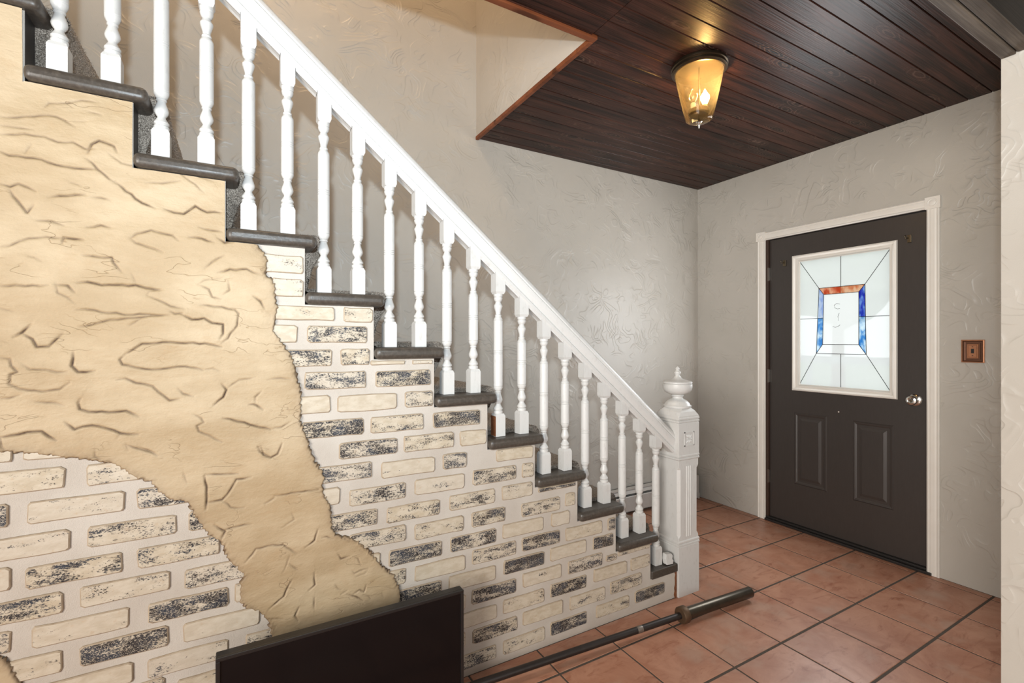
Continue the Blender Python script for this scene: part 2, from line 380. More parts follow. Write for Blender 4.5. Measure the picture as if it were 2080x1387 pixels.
PLASTER_EDGE=[(0.031,1.617),(0.045,1.606),(0.051,1.594),(0.069,1.578),(0.076,1.558),(0.076,1.540),(0.071,1.513),(0.089,1.500),(0.099,1.483),(0.099,1.454),(0.101,1.429),(0.106,1.405),(0.096,1.355),(0.095,1.334),(0.114,1.302),(0.140,1.262),(0.153,1.234),(0.159,1.199),(0.174,1.132),(0.174,1.066),(0.170,1.042),(0.189,0.994),(0.203,0.941),(0.219,0.898),(0.238,0.873),(0.248,0.847),(0.240,0.825),(0.241,0.798),(0.262,0.759),(0.266,0.720),(0.270,0.675),(0.284,0.648),(0.309,0.637),(0.348,0.620),(0.381,0.585),(0.411,0.548),(0.442,0.503),(0.480,0.466),(0.493,0.428),(0.503,0.396),(0.499,0.346),(0.487,0.284),(0.468,0.219),(0.432,0.169),(0.373,0.129),(0.365,0.047),(0.292,0.025),(0.214,0.071),(0.155,0.174),(0.118,0.266),(0.083,0.357),(0.081,0.391),(0.071,0.422),(0.051,0.450),(0.015,0.474),(-0.005,0.498),(-0.002,0.525),(-0.005,0.556),(0.010,0.574),(-0.016,0.611),(-0.023,0.620),(-0.040,0.648),(-0.051,0.689),(-0.074,0.710),(-0.096,0.735),(-0.110,0.770),(-0.122,0.790),(-0.140,0.828),(-0.159,0.835),(-0.180,0.840),(-0.199,0.860),(-0.216,0.881),(-0.226,0.899),(-0.251,0.911),(-0.282,0.938),(-0.311,0.962),(-0.343,0.973),(-0.376,0.983),(-0.422,0.993),(-0.458,1.004),(-0.497,1.012),(-0.529,1.020),(-0.582,1.032),(-0.696,1.061)]
PLASTER_PATCH=[(-0.72,0.560),(-0.66,0.566),(-0.599,0.534),(-0.529,0.503),(-0.519,0.491),(-0.507,0.468),(-0.495,0.439),(-0.489,0.412),(-0.482,0.352),(-0.493,0.290),(-0.54,0.262),(-0.60,0.270),(-0.66,0.246),(-0.72,0.281),(-0.758,0.34),(-0.772,0.43),(-0.756,0.51)]
CRACKS=[([(-0.5294,1.8675),(-0.4982,1.8748),(-0.4498,1.8904),(-0.4199,1.8929),(-0.3858,1.8757)],0.5),
([(-0.5294,1.8460),(-0.5045,1.8472),(-0.4662,1.8468)],0.4),
([(-0.5294,1.8244),(-0.4823,1.8345),(-0.4465,1.8355),(-0.4199,1.8276),(-0.3893,1.8316),(-0.3649,1.8182),(-0.3437,1.8224)],0.5),
([(-0.3579,1.8081),(-0.3508,1.8349),(-0.3329,1.8455),(-0.3038,1.8398),(-0.2964,1.8224)],0.9),
([(-0.3614,1.7936),(-0.3365,1.7680),(-0.3001,1.7391)],0.6),
([(-0.5294,1.7813),(-0.5108,1.7741),(-0.4662,1.7760),(-0.4233,1.7661),(-0.3823,1.7645),(-0.3401,1.7674)],0.7),
([(-0.4823,1.7839),(-0.4694,1.8085)],0.5),
([(-0.4465,1.9090),(-0.4366,1.9249),(-0.3996,1.9340),(-0.3579,1.9535),(-0.3365,1.9542)],0.4),
([(-0.3561,1.9216),(-0.3293,1.9209)],0.6),
([(-0.5294,1.6993),(-0.5108,1.6936),(-0.4950,1.7027),(-0.4629,1.6924)],0.7),
([(-0.5108,1.6871),(-0.4950,1.6568),(-0.4791,1.6349),(-0.4662,1.6521)],0.7),
([(-0.4366,1.6786),(-0.3996,1.6887),(-0.3614,1.6944)],0.7),
([(-0.3490,1.6917),(-0.3112,1.6903)],0.6),
([(-0.3001,1.7414),(-0.2551,1.7009),(-0.2125,1.6789)],0.9),
([(-0.1887,1.6812),(-0.1686,1.6740),(-0.1440,1.6748),(-0.1148,1.6989),(-0.0850,1.6877),(-0.0501,1.6898)],0.9),
([(-0.3927,1.7239),(-0.3719,1.7181)],0.6),
([(-0.2321,1.7502),(-0.1927,1.7567),(-0.1523,1.7708)],0.4),
([(-0.3148,1.8164),(-0.2853,1.7961),(-0.2551,1.7920),(-0.2165,1.8087),(-0.1767,1.8037),(-0.1399,1.7829),(-0.0936,1.7450)],0.4),
([(-0.4597,1.6153),(-0.4333,1.6164),(-0.4064,1.6084)],0.7),
([(-0.3614,1.6092),(-0.3329,1.6172),(-0.3112,1.6151)],0.7),
([(-0.2627,1.7859),(-0.2165,1.7966),(-0.1357,1.8036),(-0.0720,1.7791)],0.4),
([(-0.3823,1.8879),(-0.3614,1.8927)],0.4),
([(-0.5045,1.3110),(-0.4887,1.3242),(-0.4726,1.3442)],1.0),
([(-0.4887,1.3220),(-0.4694,1.3067),(-0.4613,1.2846),(-0.4366,1.2889),(-0.4266,1.3023),(-0.4098,1.3204)],0.8),
([(-0.3875,1.2704),(-0.3893,1.2339),(-0.3789,1.2199),(-0.3437,1.2189)],1.0),
([(-0.4855,1.2408),(-0.4726,1.2272),(-0.4399,1.2241),(-0.3996,1.2183)],0.5),
([(-0.5294,1.2591),(-0.5108,1.2544),(-0.5061,1.2369),(-0.4966,1.2236),(-0.5076,1.2152),(-0.5092,1.1935),(-0.4919,1.1774),(-0.4498,1.1687),(-0.4165,1.1737),(-0.3944,1.1908)],0.6),
([(-0.5294,1.1556),(-0.5108,1.1566),(-0.4919,1.1621)],0.6),
([(-0.4629,1.1428),(-0.4432,1.1415),(-0.4233,1.1380),(-0.4064,1.1302)],0.5),
([(-0.3737,1.1464),(-0.3789,1.1375),(-0.3754,1.1190),(-0.3579,1.1085),(-0.3148,1.1054),(-0.2778,1.1050),(-0.2475,1.0884)],0.9),
([(-0.4047,1.0847),(-0.3858,1.0649),(-0.3508,1.0733),(-0.3221,1.0614),(-0.2872,1.0464),(-0.2513,1.0392)],0.9),
([(-0.2872,1.0464),(-0.2983,1.0286)],0.5),
([(-0.5294,1.0564),(-0.5108,1.0610),(-0.4791,1.0645),(-0.4515,1.0655),(-0.4233,1.0368)],1.0),
([(-0.5294,1.0564),(-0.5263,1.0301),(-0.5170,1.0248)],0.9),
([(-0.5294,1.5395),(-0.5108,1.5413),(-0.4919,1.5585),(-0.4597,1.5707),(-0.4098,1.5761)],0.5),
([(-0.4115,1.5601),(-0.4064,1.5742),(-0.3684,1.5759)],1.0),
([(-0.3684,1.5322),(-0.3437,1.5321),(-0.3075,1.5306),(-0.3038,1.5168),(-0.2853,1.4922)],0.6),
([(-0.5294,1.4403),(-0.4823,1.4438),(-0.4366,1.4478)],0.6),
([(-0.4216,1.4500),(-0.3996,1.4486),(-0.3841,1.4326)],0.9),
([(-0.4216,1.4500),(-0.4182,1.4286),(-0.3996,1.4159),(-0.3823,1.3984)],0.4),
([(-0.3789,1.4580),(-0.3579,1.4593),(-0.3148,1.4549),(-0.2703,1.4561),(-0.2551,1.4584),(-0.2321,1.4501),(-0.2007,1.4503)],0.9),
([(-0.2646,1.4889),(-0.2551,1.4656)],0.5),
([(-0.4759,1.5205),(-0.4498,1.5094)],0.5),
([(-0.2301,1.4308),(-0.2243,1.4456),(-0.1927,1.4497)],0.4),
([(-0.2301,1.4308),(-0.2047,1.4198),(-0.1767,1.4037),(-0.1440,1.3949)],0.5),
([(-0.3823,1.3847),(-0.3437,1.3859),(-0.3293,1.3794),(-0.3001,1.3803),(-0.2778,1.3738),(-0.2321,1.3775),(-0.2047,1.3758)],0.6),
([(-0.1747,1.3865),(-0.1645,1.3819),(-0.1481,1.3813)],1.0),
([(-0.3754,1.3390),(-0.3437,1.3465),(-0.3112,1.3588),(-0.2741,1.3644),(-0.2437,1.3690),(-0.2165,1.3731),(-0.1767,1.3790)],0.6),
([(-0.1481,1.3799),(-0.1232,1.3655),(-0.0936,1.3687),(-0.0720,1.3564),(-0.0457,1.3517),(-0.0457,1.3233),(-0.0523,1.3078)],1.0),
([(-0.1021,1.4090),(-0.0677,1.4052),(-0.0144,1.3993),(-0.0054,1.3839),(-0.0099,1.3498),(-0.0324,1.3079),(-0.0501,1.2949)],0.6),
([(-0.2437,1.3651),(-0.2703,1.3454)],0.6),
([(-0.2778,1.2644),(-0.2589,1.2785),(-0.2398,1.2953),(-0.1767,1.2966),(-0.1232,1.2951),(-0.0893,1.2924),(-0.0501,1.2846)],0.8),
([(-0.2778,1.2644),(-0.2909,1.2504),(-0.2853,1.2360),(-0.2551,1.2257),(-0.2165,1.2198),(-0.1564,1.2255),(-0.1274,1.2247),(-0.0978,1.2153)],0.7),
([(-0.0978,1.2153),(-0.0720,1.2207),(-0.0545,1.2099)],0.4),
([(-0.2964,1.1938),(-0.2778,1.1954),(-0.2551,1.1825),(-0.2165,1.1736),(-0.2047,1.1559),(-0.1767,1.1298),(-0.1523,1.1308)],0.7),
([(-0.1564,1.1609),(-0.1440,1.1453),(-0.1211,1.1375)],0.6),
([(-0.0479,1.1710),(-0.0369,1.1550),(-0.0457,1.1322),(-0.0698,1.1079)],1.0),
([(-0.0369,1.1550),(-0.0054,1.1822),(0.0408,1.1884)],0.4),
([(0.0245,1.1043),(0.0361,1.1062),(0.0455,1.1003),(0.0644,1.0857)],1.0),
([(0.0408,1.1086),(0.0408,1.1272),(0.0573,1.1423)],0.6),
([(-0.0457,1.0676),(-0.0054,1.0565),(0.0408,1.0368),(0.0836,1.0223)],0.9),
([(0.0836,1.0223),(0.1128,1.0278),(0.1425,1.0389)],0.5),
([(-0.1190,1.0860),(-0.1021,1.0746),(-0.0936,1.0612),(-0.1106,1.0525),(-0.1064,1.0345),(-0.0677,1.0104),(-0.0457,0.9978)],0.5),
([(-0.0589,1.5084),(-0.0279,1.5184),(0.0175,1.5218),(0.0549,1.5085)],0.7),
([(0.0361,1.4408),(0.0549,1.4257),(0.0668,1.4020)],1.0),
([(-0.1085,1.4694),(-0.0936,1.4830),(-0.0501,1.4910)],0.3),
([(-0.1085,1.4694),(-0.0807,1.4558),(-0.0742,1.4357),(-0.0501,1.4265)],0.5),
([(-0.0457,1.4422),(-0.0302,1.4585),(-0.0324,1.4843)],0.5),
([(-0.2665,1.5891),(-0.2551,1.6023),(-0.2204,1.6159),(-0.1927,1.6092),(-0.1686,1.6070),(-0.1564,1.5934)],0.6),
([(-0.2665,1.5891),(-0.2551,1.5783),(-0.2282,1.5690),(-0.1927,1.5553)],0.5),
([(-0.1316,1.6060),(-0.0978,1.6046),(-0.0677,1.5975)],0.8),
([(-0.1064,1.6391),(-0.0720,1.6329),(-0.0501,1.6328)],0.6),
([(-0.0589,1.6112),(-0.0413,1.6002),(-0.0189,1.6051)],0.9),
([(-0.0914,1.5188),(-0.0720,1.5382),(-0.0413,1.5614)],0.5),
([(0.0478,0.9722),(0.0549,0.9554),(0.0787,0.9365)],0.7),
([(-0.2760,1.0121),(-0.2551,1.0027),(-0.2243,0.9847),(-0.2047,0.9727)],0.6),
([(-0.5294,1.3842),(-0.5045,1.3785)],0.5),
([(-0.5294,1.3022),(-0.5139,1.2957)],0.4),
([(0.0739,1.1791),(0.1128,1.1857),(0.1475,1.1762)],0.4),
([(-0.3444,1.0049),(-0.3426,0.9883),(-0.3262,0.9745)],0.5),
([(0.0557,0.9709),(0.0654,0.9454),(0.0848,0.9349),(0.1045,0.9436),(0.1145,0.9756)],0.8),
([(-0.0927,0.8994),(-0.0883,0.8678),(-0.0883,0.8006)],0.9),
([(-0.0927,0.9020),(-0.0553,0.8994),(-0.0054,0.8952)],0.6),
([(-0.0862,0.8184),(-0.0464,0.8196),(-0.0238,0.8502),(-0.0100,0.8773),(0.0272,0.8773)],0.8),
([(-0.0464,0.8170),(-0.0238,0.7921),(0.0085,0.7866)],0.5),
([(0.0678,0.7900),(0.0946,0.8020)],0.8),
([(0.0946,0.8102),(0.1447,0.8106),(0.2229,0.8098)],0.6),
([(-0.1439,0.9141),(-0.1376,0.8853)],0.5),
([(-0.0464,0.7279),(-0.0283,0.7323),(0.0272,0.7323)],0.6),
([(-0.0508,0.7000),(-0.0419,0.7244),(-0.0686,0.7478)],1.0),
([(0.0131,0.6174),(0.0414,0.6541),(0.0897,0.6547),(0.1195,0.6512),(0.1600,0.6119)],0.6),
([(0.2229,0.6782),(0.2123,0.6460),(0.1859,0.6260)],0.8),
([(0.1396,0.6163),(0.1195,0.5654)],0.3),
([(0.1396,0.5829),(0.1600,0.5614)],0.8),
([(0.2123,0.5377),(0.2123,0.4978),(0.1938,0.4826)],0.7),
([(0.1447,0.5315),(0.1195,0.4824),(0.0799,0.4546)],0.7),
([(0.1652,0.4366),(0.1549,0.4114),(0.1626,0.3924)],0.8),
([(0.2123,0.4579),(0.2096,0.4187)],0.6),
([(0.1145,0.7048),(0.1498,0.7259),(0.1447,0.7492)],0.3),
([(0.0799,0.4218),(0.1195,0.4104)],0.5),
([(-0.2776,1.0119),(-0.2738,0.9922)],0.5),
([(-0.2507,1.0042),(-0.2193,0.9860),(-0.2074,0.9772)],0.6),
([(0.2360,0.6502),(0.2500,0.6503),(0.2696,0.6359)],0.7),
([(0.2881,0.5797),(0.2981,0.5654),(0.3242,0.5672)],0.8),
([(0.3389,0.5609),(0.3507,0.5491),(0.3612,0.5283)],0.5),
([(0.3330,0.5135),(0.3389,0.5060),(0.3567,0.5110),(0.3868,0.5116)],0.5),
([(0.3419,0.4916),(0.3747,0.4944),(0.3868,0.5100)],0.3),
([(0.2781,0.4817),(0.2867,0.4676),(0.2953,0.4624)],0.6),
([(0.2953,0.4474),(0.3126,0.4534)],0.7),
([(0.3360,0.4383),(0.3567,0.4452),(0.3702,0.4371),(0.3792,0.4594)],0.7),
([(0.3155,0.4421),(0.3330,0.4345),(0.3657,0.4060)],0.7),
([(0.3687,0.4267),(0.3868,0.4189),(0.3928,0.4080)],0.6),
([(0.4329,0.4146),(0.4376,0.3993)],0.5),
([(0.4486,0.4326),(0.4803,0.4150)],0.4)]
# ------------------------------------------------------------------ the stairs' geometry (all in metres)
YW = 1.70                      # face of the stair side wall
RUN, RISE, Z1 = 0.2233, 0.184, 0.175
def XR(k): return 1.747 - RUN * (k - 2) if k >= 2 else 1.93
def ZT(k): return Z1 + RISE * (k - 1)
NS = 13
TH = 0.042
def tread_bottom(x):
    for k in range(1, NS + 1):
        if x > XR(k + 1): return ZT(k) - TH
    return ZT(NS) - TH
XD, YB, ZC = 3.345, 2.72, 2.575     # door wall, back wall, hall ceiling
XS, YS = 2.284, 0.599               # free edge of the side wall

# ------------------------------------------------------------------ room shell
def struct(name, mb, mats, label, **kw):
    o = mb.build(name, mats, **kw); tag(o, label, kind='structure'); return o
floor = struct('floor', MB().box(-2.4, 3.50, -3.0, 2.84, -0.10, -0.0014), M['grout'], 'terracotta tiled floor with dark grout in the entry hall')
far = MB().box(-2.4, XS, -3.0, -0.45, -0.0014, 0.0); far.box(-2.4, -1.15, -0.45, 1.70, -0.0014, 0.0)
far.build('tile_field', M['floor_far'], floor); 
# one tile mesh shared by all, scaled where a tile is cut
P = 0.31454; GX, GY = 0.0075, 0.0105
tb = MB(); ch = 0.002 / P
c0, c1 = -0.5, 0.5
tb.add([(c0, c0, -0.006), (c1, c0, -0.006), (c1, c1, -0.006), (c0, c1, -0.006), (c0, c0, -0.0012), (c1, c0, -0.0012), (c1, c1, -0.0012), (c0, c1, -0.0012),
        (c0 + ch, c0 + ch, 0), (c1 - ch, c0 + ch, 0), (c1 - ch, c1 - ch, 0), (c0 + ch, c1 - ch, 0)],
       [(0, 1, 5, 4), (1, 2, 6, 5), (2, 3, 7, 6), (3, 0, 4, 7), (4, 5, 9, 8), (5, 6, 10, 9), (6, 7, 11, 10), (7, 4, 8, 11), (8, 9, 10, 11)])
tile_me = tb.mesh('tile', M['tile'])
for i in range(-2, 14):
    for j in range(-2, 10):
        xa, xb = (9.4527 - i - 1) * P, (9.4527 - i) * P
        ya, yb = (7.870 - j - 1) * P, (7.870 - j) * P
        x0, x1, y0, y1 = xa + GX / 2, xb - GX / 2, ya + GY / 2, yb - GY / 2
        cx, cy = (x0 + x1) / 2, (y0 + y1) / 2
        x1 = min(x1, XD - 0.004) if cy > YS else min(x1, XS - 0.003)
        if cy > YS and cx > XS: y0 = max(y0, YS + 0.003)
        x0 = max(x0, -1.15); y1 = min(y1, YB - 0.004); y0 = max(y0, -0.45)
        if cy > YW: x0 = max(x0, 1.94)
        elif y1 > YW and (x0 + x1) / 2 < 1.94: y1 = YW - 0.003
        if x1 - x0 < 0.03 or y1 - y0 < 0.03: continue
        t = link('tile', tile_me, floor, ((x0 + x1) / 2, (y0 + y1) / 2, random.uniform(-0.0004, 0.0003)))
        t.scale = (x1 - x0, y1 - y0, 1); t.rotation_euler = (random.uniform(-.0012, .0012), random.uniform(-.0012, .0012), 0)

struct('wall_back', MB().box(-2.4, XD + 0.12, YB, YB + 0.12, 0, 5.2), M['wall_paint'], 'grey trowelled plaster wall rising behind the staircase')
dw = MB().box(XD, XD + 0.12, 2.122, YB, 0, 2.60).box(XD, XD + 0.12, YS, 1.150, 0, 2.60).box(XD, XD + 0.12, 1.150, 2.122, 2.052, 2.60)
struct('wall_right', dw, M['wall_paint'], 'grey trowelled plaster wall holding the front door')
struct('wall_side', MB().box(XS, XD + 0.12, -3.0, YS, 0, 2.60), M['wall_cream'], 'cream rough plaster wall end at the right edge')
lw = MB().box(-2.52, -2.4, -3.0, -1.9, 0, 5.2).box(-2.52, -2.4, 0.1, 2.84, 0, 5.2).box(-2.52, -2.4, -1.9, 0.1, 0, 0.75).box(-2.52, -2.4, -1.9, 0.1, 2.25, 5.2)
struct('wall_left', lw, M['wall_paint'], 'plaster wall with a window left of the camera')
fw = MB().box(-2.52, -0.4, -3.12, -3.0, 0, 2.6).box(2.2, 3.465, -3.12, -3.0, 0, 2.6).box(-0.4, 2.2, -3.12, -3.0, 0, 0.7).box(-0.4, 2.2, -3.12, -3.0, 2.3, 2.6)
struct('wall_front', fw, M['wall_paint'], 'plaster wall with a wide window behind the camera')
# upper floor around the stairwell
struct('wall_stairwell', MB().box(1.288, 1.40, 1.590, YB, ZC + 0.006, 5.2), M['upper_paint'], 'plaster bulkhead face above the ceiling opening')
struct('wall_upper', MB().box(-2.4, 1.40, 1.47, 1.588, ZC + 0.012, 5.2), M['upper_paint'], 'upper floor wall above the stairwell edge')
struct('ceiling_upper', MB().box(-2.52, 1.40, 1.47, YB + 0.12, 5.2, 5.3), M['wall_cream'], 'plain upstairs ceiling high above the stairs')
# hall ceiling: boards
ceil = struct('ceiling_hall', MB().box(1.30, XD + 0.12, 0.52, YB, ZC + 0.013, ZC + 0.10).box(-2.4, 1.30, 0.52, 1.586, ZC + 0.013, ZC + 0.10), M['black_paint'], 'dark stained tongue-and-groove plank ceiling over the entry')
yb = 1.648
while yb > 0.62: yb -= 0.0925
ys = [0.602]
yb += 0.0925 if yb < 0.62 else 0
while yb < YB - 0.02: ys.append(yb); yb += 0.0925
ys.append(YB - 0.001)
def plank(x0, x1, y0, y1):
    b = 0.0035; z0, z1 = ZC, ZC + 0.012
    m = MB().prism([(y0 + 0.0008, z1), (y0 + 0.0008, z0 + b), (y0 + b, z0), (y1 - b, z0), (y1 - 0.0008, z0 + b), (y1 - 0.0008, z1)], lambda u, v, t: (x1 if t else x0, u, v))
    m.build('plank', M['ceiling_wood'], ceil, origin=((x0 + x1) / 2, (y0 + y1) / 2, z0))
for a, b in zip(ys[:-1], ys[1:]):
    if b - a < 0.01: continue
    plank(1.272 if b < 1.59 else 1.30, XD - 0.001, a, b)
    if a < 1.575: plank(-2.39, 1.2695, a, min(b, 1.575))
tr = struct('trim_1', MB().box(-2.39, 1.302, 1.562, 1.592, ZC - 0.010, ZC + 0.012), M['orange_trim'], 'reddish stained trim along the stairwell opening', bevel=0.003)
struct('trim_2', MB().box(1.282, 1.302, 1.592, YB - 0.001, ZC - 0.010, ZC + 0.012), M['orange_trim'], 'reddish stained trim under the plaster bulkhead', bevel=0.003)
# beam between hall and living room
beam = struct('trim_3', MB().box(-2.39, XS - .001, 0.522, YS - .004, 2.286, 2.60), M['beam_dark'], 'dark timber beam with grey weathered soffit boards at upper right')
for (a, b, z) in ((0.561, YS, 2.273), (0.520, 0.558, 2.277)):
    MB().box(-2.39, XS - .001, a, b, z, 2.2855).build('board', M['beam_wood'], beam, bevel=0.003, origin=(1.2, (a + b) / 2, z))
lc = struct('ceiling_living', MB().box(-2.4, XS, -3.0, 0.521, 2.572, 2.65), M['black_paint'], 'dark plank ceiling of the living room')
y = -0.2
while y < 0.48:
    MB().box(-2.39, XS - .001, y + 0.001, min(y + 0.0915, 0.519), 2.560, 2.572).build('plank', M['ceiling_wood'], lc, bevel=0.003, origin=(0.2, y + 0.045, 2.56)); y += 0.0925

# ------------------------------------------------------------------ stair side wall: body, bricks, plaster skin
poly = [(-1.60, 0.0), (1.925, 0.0), (1.925, ZT(1) - TH)]
for k in range(2, NS + 1): poly += [(XR(k), ZT(k - 1) - TH), (XR(k), ZT(k) - TH)]
poly += [(-1.60, ZT(NS) - TH)]
wb = MB().prism(poly, lambda u, v, t: (u, YW + 0.07 * t, v))
for fi in range(2, 2 + len(poly)):
    a_, b_ = poly[fi - 2], poly[(fi - 1) % len(poly)]
    if abs(a_[0] - b_[0]) < 1e-6 and b_[1] > 0.2: wb.mi[fi] = 1
stairwall = struct('wall_stair', wb, [M['mortar'], M['black_paint']], 'stair side wall of mock brick under peeling beige plaster')

def inside(px, pz, poly):
    c = np.zeros(px.shape, bool); n = len(poly)
    for i in range(n):
        x1, z1 = poly[i]; x2, z2 = poly[(i + 1) % n]
        if z1 == z2: continue
        m = ((z1 > pz) != (z2 > pz)) & (px < (x2 - x1) * (pz - z1) / (z2 - z1) + x1); c ^= m
    return c
def segdist(px, pz, pts):
    d = np.full(px.shape, 9.0); side = np.zeros(px.shape)
    for (x1, z1), (x2, z2) in zip(pts[:-1], pts[1:]):
        dx, dz = x2 - x1, z2 - z1; L2 = dx * dx + dz * dz + 1e-12
        t = np.clip(((px - x1) * dx + (pz - z1) * dz) / L2, 0, 1)
        e = np.hypot(px - x1 - t * dx, pz - z1 - t * dz); m = e < d
        d = np.where(m, e, d); side = np.where(m, np.sign((px - x1) * dz - (pz - z1) * dx), side)
    return d, side
LEFT = -0.80
CRACKS += [([(x - 0.60, z) for x, z in p], s_) for p, s_ in CRACKS if max(q[0] for q in p) < 0.06 and min(q[1] for q in p) > 1.08]
CRACKS += [([(x - 1.02, z + 0.10) for x, z in p], s_) for p, s_ in CRACKS if 0.0 < max(q[0] for q in p) < 0.3 and min(q[1] for q in p) > 0.98]
skin_poly = list(PLASTER_EDGE) + [(-1.60, 1.08), (-1.60, 2.60), (0.03, 2.60)]

# bricks: measured ones plus the rows running on behind the television and past the left edge
rows = {}
for b in BRICKS: rows.setdefault(round((b[2] - 0.062) / 0.0783), []).append(b)
allb = list(BRICKS)
for c, lst in rows.items():
    z = sum(b[2] for b in lst) / len(lst); xs = sorted((b[0], b[1]) for b in lst)
    gaps = [(xs[0][0], -1.55)] + [(q[0], p[1]) for p, q in zip(xs[:-1], xs[1:]) if q[0] - p[1] > 0.18]
    for hi, lo in gaps:
        x = hi - 0.0275
        while x - 0.20 > lo - 0.01:
            allb.append((x - 0.20, x, z, random.choice((0.1, 0.8, 1.2, 2.0, 2.6)))); x -= 0.2275
def inpoly(x, z): return bool(inside(np.array([x]), np.array([z]), skin_poly)[0]) or bool(inside(np.array([x]), np.array([z]), PLASTER_PATCH)[0])
def brick(x0, x1, zc, dark):
    hh = 0.0295; z0, z1 = zc - hh, zc + hh
    lim = min(tread_bottom(x0 + 0.004), tread_bottom(x1 - 0.004)) - 0.004
    z1 = min(z1, lim)
    if z1 - z0 < 0.012: return
    xr = XR(1) - 0.005
    for k in range(2, NS + 1):
        if z1 > ZT(k - 1) - TH: xr = min(xr, XR(k) - 0.003)
    x1 = min(x1, xr)
    if x1 - x0 < 0.02: return
    cx = (x0 + x1) / 2; w = (x1 - x0) / 2; h = (z1 - z0) / 2; r = min(0.008, h * .5, w * .4)
    out = [(-w + r, -h), (-w * .2, -h), (w * .45, -h), (w - r * .6, -h), (w, -h + r), (w, h - r * .7), (w - r, h), (w * .15, h), (-w * .5, h), (-w + r * .6, h), (-w, h - r), (-w, -h + r * .8)]
    out = [(u + random.uniform(-.0018, .0018), v + random.uniform(-.0016, .0016)) for u, v in out]
    n = len(out); zc2 = (z0 + z1) / 2; e = random.uniform(0.0045, 0.0065)
    vs = [(u, 0.003, v) for u, v in out] + [(u * (1 - .0015 / w), -e + .0022, v * (1 - .0012 / h)) for u, v in out] + [(u * (1 - .0042 / w), -e, v * (1 - .004 / h)) for u, v in out]
    fs = [(i, (i + 1) % n, n + (i + 1) % n, n + i) for i in range(n)] + [(n + i, n + (i + 1) % n, 2 * n + (i + 1) % n, 2 * n + i) for i in range(n)] + [tuple(range(2 * n, 3 * n))]
    m = MB().add(vs, fs[:2 * n], 1); m.f += fs[2 * n:]; m.mi += [0]
    me = m.mesh('brick', [M['brick'], M['brick_edge']])
    o = link('brick', me, stairwall, (cx, YW, zc2)); o['dark'] = float(dark)
for b in allb:
    x0, x1, z, d = b
    if all(inpoly(x, z + dz) for x in (x0, (x0 + x1) / 2, x1) for dz in (-.028, .028)): continue
    if x1 < -1.5: continue
    brick(*b)

